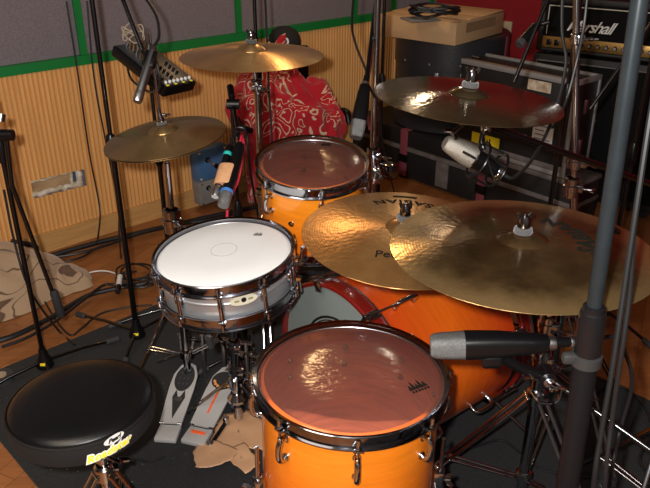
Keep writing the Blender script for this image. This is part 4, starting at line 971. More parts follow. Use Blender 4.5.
def feet_ang(foot, R, angs): return [(foot[0]+R*math.cos(R_(a)), foot[1]+R*math.sin(R_(a))) for a in angs]
# tall stand at the left, with overhead boom
fB = V((-.722, 2.335, 0)); pvB = fB+UPZ*1.62
TB = micstand('microphone_stand', 'tall black stand in front of the ribbed wall, boom reaching over the hi-hats', fB, 1.66,
    [Z(80, 319)[:2], Z(124, 371)[:2], Z(176, 318)[:2]], pvB, D(143, 52, 2.08), zcl=.78, r=.0105)
# stand at the left edge
fA = V((-1.008, 2.14, 0)); clA = D(6, 135, 2.13)
TA = micstand('microphone_stand', 'black stand at the left edge with its boom folded down', fA, 1.03, [Z(116, 344)[:2], Z(-20, 400)[:2], Z(62, 402)[:2]], None, None, tilt=(.02, -.04), zcl=.86, zbase=RZ)
MB().cyl(clA-V((.022, 0, 0)), clA+V((.022, 0, 0)), .017, 18).build('boom_joint', black_plastic, TA)
p1 = D(60, 312, 2.45); MB().tube([clA, D(12, 185, 2.2), p1], .007, 12).build('boom_arm', black_metal, TA)
d_ = (p1-clA).normalized(); MB().tube([p1-d_*.09, p1-d_*.08, p1+d_*.01, p1+d_*.02], [.009, .014, .015, .010], 14).build('boom_end_grip', rubber, TA)
MB().cyl(D(1, 122, 2.12), D(2, 114, 2.12), .011, 14).build('thread_adapter', chrome, TA)
cable('cable', [D(4, 190, 2.25), D(14, 240, 2.35), D(30, 290, 2.45), Z(58, 330, .02), Z(75, 345, .015)], .004, 'thin black cable hanging from the left edge stand to the carpet')
def pencil(name, label, tail, head, r, m_head=None, ring=None, body=None, group=None):
    tail = V(tail); head = V(head); M = frame(tail, head-tail); L = (head-tail).length; T = thing(name, label, 'microphone', M)
    MB().lathe([(0, 0), (r*.7, 0), (r*.95, L*.06), (r, L*.1), (r, L*.80), (r*.97, L*.81), (0, L*.81)], 22).build('body', body or black_plastic, T, local=True)
    MB().lathe([(0, L*.81), (r*1.04, L*.81), (r*1.06, L*.83), (r*1.06, L*.97), (r*.9, L), (0, L)], 22).build('grille', m_head or grille, T, local=True)
    if ring is not None: MB().lathe([(r*1.01, L*.14), (r*1.06, L*.145), (r*1.06, L*.2), (r*1.01, L*.205)], 22).build('coloured_ring', ring, T, local=True)
    return T
steel_mic = mat('brushed_nickel_mic', (.4, .42, .45), .3, 1)
T = pencil('microphone', 'slim nickel pencil microphone pointing down over the hi-hats', D(154, 47, 2.0), D(137, 102, 1.95), .0125, satin, body=steel_mic)
MB().box((0, 0, .04), (.034, .022, .05), None, .005).build('clip', black_plastic, T, local=True)
MB().tube([D(143, 52, 2.08), D(149, 60, 2.04)], .008, 10).build('swivel', black_plastic, TB)
cable('cable', [D(154, 47, 2.045), D(159, 36, 2.06), D(157, 18, 2.08), D(149, 3, 2.1), D(136, -14, 2.12), D(110, -60, 2.1)], .0045, 'black cable rising from the slim pencil microphone out of the top')
cable('cable', [D(156, 60, 2.05), D(160, 85, 2.1), D(150, 92, 2.3), D(132, 80, 2.45), D(126, 62, 2.5)], .004, 'black cable looping under the small mixer')
# stand that carries the small mixer
fF = V((-.612, 2.52, 0))
TF = micstand('mixer_stand', 'black pole behind the hi-hats carrying the small mixer', fF, 1.0, feet_ang(fF, .25, (80, 200, -20)), zcl=.7, tagc=False, cat='stand', r=.009)
o_ = D(113, 45, 2.42); xa = (D(160, 83, 2.36)-o_); ya = D(146, 33, 2.58)-o_; xa_n = xa.normalized(); nz_ = xa_n.cross(ya.normalized()).normalized()
if nz_.z < 0: nz_ = -nz_
Mm = frame(o_, nz_, xa_n); yv = (Mm.inverted().to_3x3() @ ya); LX = xa.length; LY = abs(yv.y); sy = 1 if yv.y > 0 else -1
# body of the mixer: origin corner, x along the near edge, y to the far edge
T = thing('audio_mixer', 'small black mixer with plugs and white faders on a pole by the wall', 'mixer', Mm)
LX *= 1.12; LY = .15
b_ = MB().box((LX/2, sy*LY/2, -.02), (LX, LY, .038), None, .005).build('case', black_plastic, T, local=True)
MB().box((LX/2, sy*LY/2, .0005), (LX*.95, LY*.93, .002), None, .0005).build('panel', mat('dark_blue_panel', (.02, .024, .035), .4), T, local=True)
brass = mat('brass_plug', (.6, .45, .22), .3, 1)
for k in range(12):
    x = LX*(.06+.065*(k % 6)); y = sy*LY*(.3 if k < 6 else .65)
    pg = MB().cyl((x, y, .001), (x+random.uniform(-.006, .006), y+random.uniform(-.006, .006), .026), .0035, 10); pg.build('jack_plug', brass if k % 3 else satin, T, local=True)
for k in range(7):
    MB().box((LX*.93-.0*k, sy*LY*(.1+.125*k), .006), (.010, .006, .01), None, .0015).build('fader', white_paint, T, local=True)
    if k % 2 == 0: MB().box((LX*.975, sy*LY*(.1+.125*k), .0025), (.007, .012, .003), None, .001).build('yellow_marker', yellow, T, local=True)
for k in range(14):
    x = LX*(.56+.07*(k % 5)); y = sy*LY*(.14+.3*(k//5)); MB().cyl((x, y, .001), (x, y, .011), .0048, 12).build('knob', black_plastic, T, local=True)
led = bpy.data.materials.new('red_led'); led.use_nodes = True; q = led.node_tree.nodes['Principled BSDF']; q.inputs['Base Color'].default_value = (.8, .02, .02, 1); q.inputs['Emission Color'].default_value = (1, .04, .04, 1); q.inputs['Emission Strength'].default_value = 2
MB().cyl((LX*.40, sy*LY*.5, .001), (LX*.40, sy*LY*.5, .012), .004, 10).build('indicator_light', led, T, local=True)
mc = Mm @ V((LX/2, sy*LY/2, -.04)); MB().tube([fF+UPZ*.97, mc+V((0, 0, -.02)), mc], .010, 12).build('top_arm', black_metal, TF)
pts = [D(133+9*math.cos(a)*1.2, 33+5*math.sin(a), 2.46)+UPZ*.018*math.sin(a*1.7) for a in [k*.7 for k in range(26)]]
o = MB().tube(catmull(pts, 3), .0022, 6).build('patch_leads', mat('pale_lead', (.35, .28, .2), .5)); tag(o, 'tangle of thin leads plugged into the small mixer', 'cable')
# pair of taped microphones
fC = V((-.29, 2.2, 0)); pvC = V((-.285, 2.2, .98))
TC_ = micstand('microphone_stand', 'short black stand behind the snare holding the two taped microphones', fC, .98, feet_ang(fC, .18, (90, 205, -30)), pvC, D(240, 142, 2.12), zcl=.6, ext=.04, tagc=False)
MB().tube([D(240, 133, 2.14)+V((.018*math.cos(a), 0, .018*math.sin(a))) for a in [k*.5 for k in range(13)]], .003, 8).build('cable_ring', black_plastic, TC_)
teal = mat('teal_ring', (.02, .45, .42), .4); bluer = mat('blue_ring', (.05, .18, .5), .4)
t1, h1, t2, h2 = D(230, 146, 2.09), D(215, 197, 2.0), D(240, 144, 2.09), D(223, 206, 1.98)
T1 = pencil('microphone', 'slimmer of the two taped microphones, with a teal ring', t1, h1, .0115, satin, teal)
T2_ = pencil('microphone', 'thicker of the two taped microphones, with a wide steel head', t2, h2, .0165, grille)
L2_ = (h2-t2).length; MB().lathe([(.0168, L2_*.76), (.0178, L2_*.765), (.0178, L2_*.8), (.0168, L2_*.805)], 22).build('blue_band', bluer, T2_, local=True)
dm = ((h1-t1).normalized()+(h2-t2).normalized()).normalized(); cm_ = t1.lerp(h1, .58).lerp(t2.lerp(h2, .55), .5); sdv = (t2.lerp(h2, .55)-t1.lerp(h1, .58))
fm = frame(cm_, dm, sdv); o = MB().loft([(-.034, .055, .037), (-.03, .057, .039), (.03, .057, .039), (.034, .055, .037)], fm, p=2.4, seg=28).build('tape_band', mat('orange_beige_tape', (.62, .33, .17), .5, nscale=60, namt=.15)); tag(o, 'beige orange tape binding two microphones together above the snare', 'tape')
redc = mat('red_cable', (.55, .02, .05), .4)
cable('cable', [t2, D(242, 136, 2.12), D(243, 150, 2.15), D(238, 180, 2.16), D(228, 206, 2.2), D(228, 240, 2.3), Z(232, 280, .02)], .0042, 'red cable running down from the two taped microphones', redc)
cable('cable', [t1, D(234, 136, 2.12), D(246, 132, 2.2), D(250, 170, 2.4), Z(258, 235, .02), Z(230, 252, .02), Z(190, 258, .01), Z(160, 262, .01)], .0045, 'black cable from the slimmer taped microphone to the floor')
def mic421(label, tail, head, up=(0, 0, 1), clip=None):
    tail = V(tail); head = V(head); L = (head-tail).length; M = frame(tail, head-tail, up); T = thing('microphone', label, 'microphone', M)
    s = L/.215; sw = max(s, .98)*1.0; f = lambda z, w, h: (z*s, w*sw, h*sw)
    MB().loft([f(.0, .024, .024), f(.004, .030, .030), f(.03, .034, .036), f(.09, .046, .043), f(.14, .049, .047), f(.152, .049, .047)], p=3.4, seg=28).build('body', black_plastic, T, local=True)
    MB().loft([f(.152, .0465, .0445), f(.195, .043, .042), f(.207, .040, .039), f(.2145, .033, .032)], p=4, seg=28).build('grille', grille, T, local=True)
    MB().loft([f(.172, .0465, .0455), f(.177, .0462, .0452)], p=4, seg=28).build('grille_band', satin, T, local=True) if False else None
    MB().lathe([(0, -.012*s), (.012*s, -.012*s), (.0135*s, -.008*s), (.0135*s, .002*s), (0, .002*s)], 20).build('switch_ring', satin, T, local=True)
    return T, M, s
mtail, mhead = D(549, 343, 1.31), D(430, 346, 1.33)
T, M, s = mic421('large black microphone with grey grille lying level above the floor tom', mtail, mhead)
MB().loft([(.085, .03, .036), (.09, .034, .04), (.115, .034, .04), (.12, .03, .036)], Matrix.Translation((-.028, 0, -.0)), p=4).build('clip', black_plastic, T, local=True)
# plug and cable behind it
px_ = D(600, 340, 1.33)
T = thing('plug', 'black and silver cable plug at the tail of the level microphone', 'plug', mtail)
dp = (px_-mtail).normalized(); q0 = mtail+dp*.014
MB().cyl(q0, q0+dp*.03, .0095, 18).build('plug_body', black_plastic, T); MB().cyl(q0+dp*.026, q0+dp*.05, .0112, 18).build('silver_sleeve', satin, T); MB().cyl(q0+dp*.048, q0+dp*.075, .0095, 18, r2=.006).build('strain_relief', black_plastic, T)
cable('cable', [q0+dp*.074, px_+V((.03, .01, 0)), D(625, 352, 1.4), D(632, 385, 1.45), D(620, 430, 1.5), D(610, 480, 1.5), Z(600, 540, .02)], .004, 'black cable from the level microphone plug down beside the thick stand')
# stand under it (reaches in from the right)
kn = D(546, 376, 1.38); pr_ = D(690, 478, 1.25); fG = V((pr_.x, pr_.y, 0))
TG = micstand('microphone_stand', 'low black boom stand reaching in from the right under the level microphone', fG, pr_.z+.02, feet_ang(fG, .25, (0, 100, 230)), pr_, kn, zcl=.3, zbase=0, ext=.05, tagc=False, r=.010)
MB().cyl(kn+V((0, .018, 0)), kn-V((0, .018, 0)), .017, 20).build('knuckle', black_plastic, TG); wingbolt(TG, kn-V((0, .022, 0)), (0.3, -1, .2), 1.1)
MB().cyl(kn-V((0, .019, 0)), kn-V((0, .023, 0)), .010, 16).build('knuckle_cap', satin, TG)
cl = mhead.lerp(mtail, .62)-V((.0, -.0, .028)); MB().tube([kn, kn.lerp(cl, .6)-UPZ*.006, cl], [.012, .010, .012], 12).build('clip_arm', black_plastic, TG)
MB().tube(catmull([D(532, 392, 1.38), D(540, 402, 1.36), D(556, 402, 1.35), D(562, 388, 1.36)], 5), .003, 8).build('retaining_clip', chrome, TG)
# thick grey stand
ta_, tb_ = D(640, 0, .93), D(567, 488, 1.285); dt = (tb_-ta_).normalized(); ft = ta_+dt*((ta_.z-.03)/-dt.z)
greytube = mat('grey_satin_tube', (.02, .026, .03), .28, .3, nscale=40, namt=.15)
T = thing('microphone_stand', 'thick grey studio stand crossing in front of the widest cymbal', 'microphone stand', (ft.x, ft.y, RZ))
jc = D(597, 306, 1.145); k1 = (jc-ta_).dot(dt); jc = ta_+dt*k1
MB().cyl(ta_-dt*.35, jc+dt*.1, .0118, 24).build('upper_tube', greytube, T)
MB().lathe([(.012, -.012), (.017, -.010), (.0175, -.002), (.020, 0), (.0215, .012), (.0215, .075), (.019, .078), (0, .078)], 28, frame(jc, dt)).build('collar', mat('dark_collar', (.006, .006, .007), .25), T)
rg = jc+dt*.085; mb = MB().lathe([(.019, -.008), (.0245, -.006), (.0245, .012), (.019, .014)], 28, frame(rg, dt), close=True); mb.box(rg+V((-.026, -.002, 0)), (.03, .016, .02), None, .006); mb.build('clamp_ring', mat('dull_grey_casting', (.03, .03, .03), .45, .2), T)
MB().cyl(jc+dt*.08, ft, .0195, 28).build('lower_tube', mat('dark_grey_tube', (.006, .006, .007), .45, 0, spec=.2), T)
MB().lathe([(0, 0), (.045, 0), (.05, .01), (.03, .05), (.021, .07), (0, .07)], 24, Matrix.Translation((ft.x, ft.y, RZ+.02))).build('hub', black_plastic, T)
for a in (10, 75, 265):
    dr = V((math.cos(R_(a)), math.sin(R_(a)), 0)); p1 = V((ft.x, ft.y, RZ+.012))+dr*.36; l = MB().tube([V((ft.x, ft.y, RZ+.19))+dr*.022, p1], .010, 12).build('leg', black_metal, T); MB().sph(p1, .0125).build('rubber_foot', rubber, l)
MB().lathe([(0, -.02), (.028, -.02), (.03, -.015), (.03, .015), (.028, .02), (0, .02)], 22, Matrix.Translation((ft.x+dt.x*-.2, ft.y-dt.y*.2, RZ+.19))).build('leg_collar', black_plastic, T)
cable('cable', [D(660, 60, 1.0), D(648, 130, 1.03), D(636, 210, 1.07), D(624, 290, 1.12), D(612, 370, 1.17), D(600, 440, 1.23), D(592, 500, 1.3), Z(580, 640, .02)], .0046, 'grey cable hanging in front of the right side of the widest cymbal', cable_grey)
cable('cable', [D(634, 225, 1.09), D(630, 290, 1.14), D(622, 350, 1.18), D(612, 420, 1.25), D(604, 500, 1.32), Z(600, 640, .02)], .0042, 'second grey cable hanging beside the first, right of the thick stand', cable_grey)
# rear tom microphone on a high boom
fH = V((.215, 2.72, 0)); pvH = fH+UPZ*1.56
tt_, hh_ = D(365, 85, 2.12), D(356, 138, 2.08)
TH_ = micstand('microphone_stand', 'tall thin black stand behind the rear tom, boom dropping to its microphone', fH, 1.6, feet_ang(fH, .28, (60, 180, -40)), pvH, D(367, 76, 2.13), zcl=.9, r=.008, tagc=False)
T, M, s = mic421('black microphone with grey grille pointing down at the rear tom', tt_, hh_, (0, -1, 0))
MB().tube([D(367, 76, 2.13), tt_-(hh_-tt_).normalized()*.008], .009, 12).build('swivel', black_plastic, TH_)
cable('cable', [tt_+V((.004, .01, .01)), D(372, 92, 2.2), D(380, 110, 2.4), D(384, 150, 2.68), Z(400, 215, .02)], .0038, 'thin dark cable from the rear tom microphone down its stand')
cable('cable', [D(366, 70, 2.16), D(356, 45, 2.25), D(352, 25, 2.3), D(354, -10, 2.35)], .004, 'thin black cable looping left of the boom above the rear tom')
cable('cable', [D(374, 40, 2.6), D(371, 60, 2.55), D(366, 100, 2.5), D(370, 130, 2.5)], .0055, 'pink strap like cable hanging behind the rear tom microphone', pink)
# black stand in line with the orange bronze cymbal
fI = V((-.255, 2.72, 0))
micstand('microphone_stand', 'plain black stand rising behind the orange bronze cymbal', fI, 1.75, feet_ang(fI, .25, (40, 160, -80)), zcl=.95, r=.009, tagc=False)
cable('cable', [D(265, -5, 2.66), D(267, 40, 2.68), D(269, 90, 2.7), D(272, 140, 2.72), D(272, 170, 2.74), Z(275, 230, .02)], .004, 'thin black cable hanging right of the orange bronze cymbal stand')
# shock mounted microphone
tS, hS = D(500, 172, 1.62), D(445, 142, 1.58); dS = (hS-tS).normalized(); LS = (hS-tS).length
MS = frame(tS, dS, V((0, 0, 1))); T = thing('microphone', 'silver and black condenser microphone with a dark slot under the right cymbal', 'microphone', MS)
champ = mat('champagne_mesh', (.34, .31, .27), .38, .6, nscale=300, namt=.2, bump=.6, bscale=900)
MB().loft([(.0, .030, .030), (.004, .042, .042), (LS*.46, .046, .046), (LS*.5, .048, .048)], p=2, seg=32).build('body', black_metal, T, local=True)
g_ = MB().loft([(LS*.5, .051, .051), (LS*.62, .052, .052), (LS*.9, .040, .040), (LS*.97, .034, .034), (LS, .026, .026)], p=2.4, seg=32).build('grille', champ, T, local=True)
MB().lathe([(.0255, LS*.49), (.0268, LS*.495), (.0268, LS*.52), (.0255, LS*.525)], 32).build('silver_ring', chrome, T, local=True)
MB().lathe([(.022, -.002), (.0235, 0), (.0235, .012), (.022, .014)], 32).build('tail_ring', chrome, T, local=True)
vw = MS.inverted() @ V((0, 0, H)); an = math.atan2(vw.y, vw.x)
MB().box((math.cos(an)*.0262, math.sin(an)*.0262, LS*.64), (.002, .006, .034), Matrix.Rotation(an, 3, 'Z'), .0008).build('slot', black_print, T, local=True)
TS = thing('shock_mount', 'black spider shock mount holding the silver condenser microphone', 'shock mount', MS)
for k, (z_, r_) in enumerate(((LS*.06, .040), (LS*.40, .043))):
    MB().tube([(r_*math.cos(a), r_*math.sin(a), z_) for a in [2*math.pi*q/28 for q in range(29)]], .0028, 8).build('ring', black_plastic, TS, local=True)
for k in range(4):
    a = k*math.pi/2+.4; MB().tube([(.0415*math.cos(a), .0415*math.sin(a), LS*.06), (.0445*math.cos(a+.3), .0445*math.sin(a+.3), LS*.4)], .0025, 8).build('cage_bar', black_plastic, TS, local=True)
for k in range(6):
    a = k*math.pi/3; zz = LS*.23
    MB().tube([(.041*math.cos(a), .041*math.sin(a), LS*.06), (.0245*math.cos(a+.5), .0245*math.sin(a+.5), zz), (.043*math.cos(a+1.0), .043*math.sin(a+1.0), LS*.4)], .0013, 6).build('elastic_cord', cable_grey, TS, local=True)
MB().cyl((0, 0, .02), (0, 0, LS*.42), .0255, 28).build('inner_sleeve', black_plastic, TS, local=True) if False else None
MB().tube([D(484, 150, 1.63), D(481, 142, 1.63), D(484, 128, 1.63), D(487, 124, 1.64)], .006, 10).build('mounting_arm', black_metal, TS)
MB().sph(D(486, 128, 1.62), .013).build('swivel_ball', chrome, TS)
cable('cable', [tS, tS-dS*.03, D(520, 173, 1.66), D(533, 158, 1.72), D(548, 130, 1.78), D(560, 95, 1.8), D(566, 60, 1.8), D(562, 30, 1.78), D(563, -20, 1.75)], .0042, 'grey cable from the silver condenser microphone up the chrome stand', cable_grey)
cable('cable', [D(588, -10, 1.78), D(584, 25, 1.8), D(577, 60, 1.84), D(568, 95, 1.86), D(560, 115, 1.9), D(552, 128, 1.9)], .0042, 'second grey cable twisting down along the chrome stand', cable_grey)
# black stand for the amplifier microphone
fD = V((.80, 2.36, 0)); pvD = fD+UPZ*1.62
TD_ = micstand('microphone_stand', 'black stand with a glossy slanting boom in front of the red wall', fD, 1.66, feet_ang(fD, .26, (30, 150, 265)), pvD, D(514, 82, 2.2), zcl=.95, tagc=False)
T = pencil('microphone', 'small black microphone on the slanting boom in front of the amplifier', D(537, 25, 2.3), D(519, 45, 2.28), .015, mat('dark_mesh', (.04, .04, .042), .5, bump=1, bscale=800))
MB().tube([D(537, 25, 2.3), D(549, 22, 2.29)], .007, 10).build('swivel', black_plastic, TD_)
fE = V((1.12, 2.5, 0)); pE = fE+UPZ*1.22
TE = micstand('microphone_stand', 'black stand mostly hidden behind the thick grey one, arm in front of the cabinet', fE, 1.25, feet_ang(fE, .24, (60, 180, 300)), pE, D(590, 109, 2.5), zcl=.7, tagc=False)
# ------------------------------------------------------------------ throne
vinyl = mat('black_vinyl', (.004, .004, .0045), .3, spec=.35, bump=.15, bscale=650)
suede = mat('black_side_cloth', (.004, .004, .0045), .8, bump=.5, bscale=700)
tcn = D(80, 396, 1.67); TRr = .166; n_ = tilt_n(-1, -1); Mt = frame(tcn, n_, (1, 0, 0))
T = thing('drum_throne', 'round black padded drum stool with yellow lettering', 'stool', Mt)
MB().lathe([(0, .012), (.06, .0115), (.11, .008), (.145, .001), (.158, -.006), (.1625, -.0115)], 80).build('seat_top', vinyl, T, local=True, sharp=60)
sd = MB().lathe([(.1625, -.0115), (.1665, -.014), (.168, -.028), (.167, -.050), (.163, -.066), (.155, -.072), (0, -.073)], 80).build('seat_side', suede, T, local=True)
MB().tube([(.1648*math.cos(a), .1648*math.sin(a), -.0105) for a in [2*math.pi*q/80 for q in range(81)]], .0024, 8).build('piping', vinyl, T, local=True)
MB().tube([(.1665*math.cos(a), .1665*math.sin(a), -.0195) for a in [2*math.pi*q/80 for q in range(81)]], .0011, 6).build('stitching', black_plastic, T, local=True)
def wrap(vs, R, ang, z, slope=0, lift=.0008):
    P = []
    for x, y, zz in vs:
        a = R_(ang)+x/R; r = R+lift+(.0004 if zz > 0 else 0); P.append((r*math.cos(a), r*math.sin(a), z+y+slope*x))
    return P
yel = mat('yellow_letter_print', (.85, .75, .03), .5)
vs, fs = text('Roadster', .026, .25, .01, .0035, 1.05); MB().add(wrap(vs, .168, -54, -.046, .12, .0004), fs).build('lettering_outline', white_paint, T, local=True)
vs, fs = text('Roadster', .026, .25, .01, .0008, 1.05); MB().add(wrap(vs, .168, -54, -.046, .12, .0016), fs).build('lettering', yel, T, local=True)
ov = [(.024*math.cos(a), .0105*math.sin(a), 1) for a in [2*math.pi*k/24 for k in range(24)]]
MB().add(wrap(ov, .168, -49, -.020, .12, .0003), [tuple(range(24))]).build('oval_badge', white_paint, T, local=True)
vs, fs = text('Pearl', .015, .3, .01, .0006, .95); MB().add(wrap(vs, .168, -49, -.020, .12, .0012), fs).build('badge_lettering', black_print, T, local=True)
bronze_leg = mat('bronze_reflecting_leg', (.55, .5, .45), .15, 1)
tf = V((tcn.x+.03, tcn.y-.01, 0))
MB().cyl(tf+UPZ*.08, tf+UPZ*.40, .0125, 18).build('post', chrome, T)
mb = MB().cyl(tf+UPZ*.34, tf+UPZ*.40, .02, 18); mb.build('seat_clamp', chrome, T); wingbolt(T, tf+V((.03, -.02, .36)), (.8, -.5, 0), 1.4)
hardware_legs(T, tf, .30, .10, .24, (-20, 100, 220), bronze_leg)
# ------------------------------------------------------------------ pedals
padm = mat('polished_pedal_alloy', (.5, .49, .48), .38, .25, nscale=8, namt=.1)
redm = mat('red_orange_stripe', (.85, .12, .03), .5)
def pedal(name, label, heel, toe, w0, w1, kind):
    heel = V(heel); toe = V(toe); d_ = toe-heel; L = V((d_.x, d_.y, 0)).length; M = frame((heel.x, heel.y, RZ), UPZ, V((d_.y, -d_.x, 0)))
    T = thing(name, label, 'pedal', M); rise = toe.z-heel.z
    MB().box((0, L*.6, .004), (w1*.55, L*1.25, .006), None, .002).build('base_plate', black_metal, T, local=True)
    MB().box((0, .0, .012), (w0, .07, .018), None, .005).build('heel_block', padm, T, local=True)
    hz = .024
    out = [(-w0*.5, 0), (w0*.5, 0), (w1*.52, L*.55), (w1*.5, L*.78), (w1*.3, L*.95), (0, L*1.0), (-w1*.3, L*.95), (-w1*.5, L*.78), (-w1*.52, L*.55)]
    Mf_ = Matrix.Translation((0, .036, hz)) @ Matrix.Rotation(math.atan2(rise, L), 4, 'X')
    fb_ = MB().prism(out, -.004, .004, Mf_).build('footboard', padm, T, local=True)
    for s in (-1, 1): MB().cyl(Mf_ @ V((s*w0*.42-.008, 0, -.001)), Mf_ @ V((s*w0*.42+.008, 0, -.001)), .0055, 12).build('hinge', chrome, T, local=True)
    e_ = lambda cx, cy, rx, ry, n=28: [(cx+rx*math.cos(2*math.pi*k/n), cy+ry*math.sin(2*math.pi*k/n)) for k in range(n)]
    if kind == 'hat':
        MB().prism(e_(0, L*.72, w1*.40, L*.22), .004, .0055, Mf_).build('grip_pad', rubber, fb_, local=True)
        MB().prism([(-w0*.3, L*.40), (0, L*.06), (w0*.3, L*.40), (w0*.2, L*.52), (0, L*.36), (-w0*.2, L*.52)], .004, .005, Mf_).build('black_vee', rubber, fb_, local=True)
        MB().prism(e_(0, L*.37, w0*.2, L*.035), .0045, .006, Mf_).build('oval_badge', satin, fb_, local=True)
        for k in range(9):
            p = Mf_ @ V(((k % 3-1)*.014, L*(.62+.09*(k//3)), .0055)); MB().lathe([(0, .0025), (.0035, .0025), (.0045, 0)], 10, frame(p, Mf_.to_3x3() @ UPZ)).build('grip_stud', grey_rubber, fb_, local=True)
    else:
        MB().prism(e_(0, L*.74, w1*.47, L*.15), .004, .0052, Mf_).build('round_opening', rubber, fb_, local=True)
        MB().prism([(-.0035, L*.2), (.0035, L*.2), (.0035, L*.56), (-.0035, L*.56)], .004, .0056, Mf_).build('red_stripe', redm, fb_, local=True)
        MB().prism([(-.0035, L*.90), (.0035, L*.90), (.0035, L*1.14), (-.0035, L*1.14)], .004, .0056, Mf_).build('red_stripe', redm, fb_, local=True)
        MB().prism([(-w1*.16, L*.9), (w1*.16, L*.9), (w1*.10, L*1.18), (-w1*.10, L*1.18)], -.004, .004, Mf_).build('toe_stop', padm, fb_, local=True)
        for k in range(7):
            a = R_(200+k*24); p = Mf_ @ V((w1*.34*math.cos(a), L*.74+L*.11*math.sin(a), .0052)); MB().lathe([(0, .004), (.0035, .004), (.0055, 0)], 12, frame(p, Mf_.to_3x3() @ UPZ)).build('grip_stud', mat('amber_stud', (.75, .3, .08), .3) if k == 0 else bpy.data.materials['amber_stud'], fb_, local=True)
        MB().box((0, .01, .0215), (w0*.6, .014, .003), None, .001).build('heel_badge', redm, T, local=True)
    # drive frame
    yt = L*1.0+.06
    for s in (-1, 1): MB().tube([V((s*w1*.5, yt, .004)), V((s*w1*.48, yt+.01, .17))], .008, 10).build('frame_post', satin, T, local=True)
    if kind == 'kick':
        MB().cyl((-w1*.62, yt+.01, .165), (w1*.75, yt+.01, .165), .007, 14).build('axle', chrome, T, local=True)
        MB().tube([V((0, yt+.01, .165)), V((0, yt-.03, .25))], .004, 8).build('beater_rod', chrome, T, local=True)
        MB().lathe([(0, -.03), (.02, -.03), (.024, -.02), (.024, .02), (.02, .03), (0, .03)], 20, frame((0, yt-.032, .262), (0, 1, .3))).build('beater', felt, T, local=True)
        MB().lathe([(0, -.012), (.03, -.012), (.03, .012), (0, .012)], 20, frame((0, yt+.01, .165), (1, 0, 0))).build('cam', black_plastic, T, local=True)
        MB().tube([V((0, yt-.018, .165)), V((0, L*.98+.03, rise+.03))], .005, 6, flat=.5).build('chain', satin, T, local=True)
        sp = [(w1*.72+.007*math.cos(a), yt+.01+.007*math.sin(a), .04+a*.0018) for a in [k*.6 for k in range(100)]]; MB().tube(sp, .0014, 6).build('spring', chrome, T, local=True)
        # shaft towards the main pedal
        a1_ = M @ V((w1*.75, yt+.01, .10)); MB().cyl(M @ V((w1*.6, yt+.01, .12)), M @ V((w1*1.5, yt+.0, .11)), .008, 14).build('drive_shaft', chrome, T)
    else:
        MB().tube([V((0, L*.98+.03, rise+.03)), V((0, yt+.04, .14))], .005, 6, flat=.5).build('chain', satin, T, local=True)
        MB().tube([V((-w1*.5, yt+.008, .15)), V((w1*.5, yt+.008, .15))], .007, 10).build('frame_bridge', black_metal, T, local=True)
    return T, M
pedal('hi_hat_pedal', 'left foot pedal with a black oval grip, under the hi-hats', Z(168, 434, .02), Z(188, 371, .075), .072, .082, 'hat')
Tk, Mk = pedal('bass_drum_pedal', 'right foot pedal with a red stripe, beside the snare stand', Z(197, 437, .02), Z(228, 374, .085), .08, .088, 'kick')
# small pedal anchor arm with chrome bolts
a = Z(226, 422, .03); b = Z(210, 446, .015)
T = thing('pedal_clamp', 'small chrome and black clamp bar lying on beige paper by the right pedal', 'clamp', b)
MB().tube([a, b], .007, 10).build('bar', black_metal, T); MB().cyl(b-UPZ*.006, b+UPZ*.016, .012, 14).build('bolt_head', chrome, T); MB().cyl(a-UPZ*.006, a+UPZ*.02, .010, 14).build('bolt_head', chrome, T)
a = Z(240, 405, .06); b = Z(258, 430, .02)
# ------------------------------------------------------------------ snare stand
sf = V((-.283, 1.868, 0)); T = thing('snare_stand', 'chrome stand whose arms cradle the silver snare drum', 'stand', (sf.x, sf.y, RZ))
MB().cyl(sf+UPZ*.03, sf+UPZ*.30, .0145, 20).build('lower_tube', chrome, T); MB().cyl(sf+UPZ*.28, sf+UPZ*.47, .0115, 20).build('upper_tube', chrome, T)
clamp(T, sf+UPZ*.305, UPZ, .021, .05, side=(.6, -.7, 0)); clamp(T, sf+UPZ*.22, UPZ, .021, .04, side=(.8, -.5, 0)); clamp(T, sf+UPZ*.40, UPZ, .019, .045, side=(-.8, -.5, 0))
MB().lathe([(.014, .0), (.03, .0), (.032, .01), (.02, .03), (.014, .03)], 20, Matrix.Translation(sf+UPZ*.10)).build('base_collar', chrome, T)
hardware_legs(T, sf, .17, .07, .17, (-15, 75, 165), brace=False)
bot = Ms @ V((0, 0, -.165)); MB().tube([sf+UPZ*.46, sf+UPZ*.48, bot], .011, 12).build('basket_hub', chrome, T)
for a in (-100, 20, 140):
    e0 = Ms @ V((.02*math.cos(R_(a)), .02*math.sin(R_(a)), -.168)); e1_ = Ms @ V((.198*math.cos(R_(a)), .198*math.sin(R_(a)), -.168)); e2_ = Ms @ V((.2045*math.cos(R_(a)), .2045*math.sin(R_(a)), -.135))
    ar = MB().tube([e0, e1_, e2_], .006, 10).build('basket_arm', chrome, T); MB().tube([e1_.lerp(e0, .1), e1_, e2_], .010, 10).build('rubber_grip', rubber, ar)
# rod pair and loose cross rod near the snare
o = MB().tube([Z(157, 362, .02), Z(222, 340, .03)], .005, 10).build('metal_rod', chrome); tag(o, 'loose chrome rod lying on the carpet under the snare drum', 'rod')
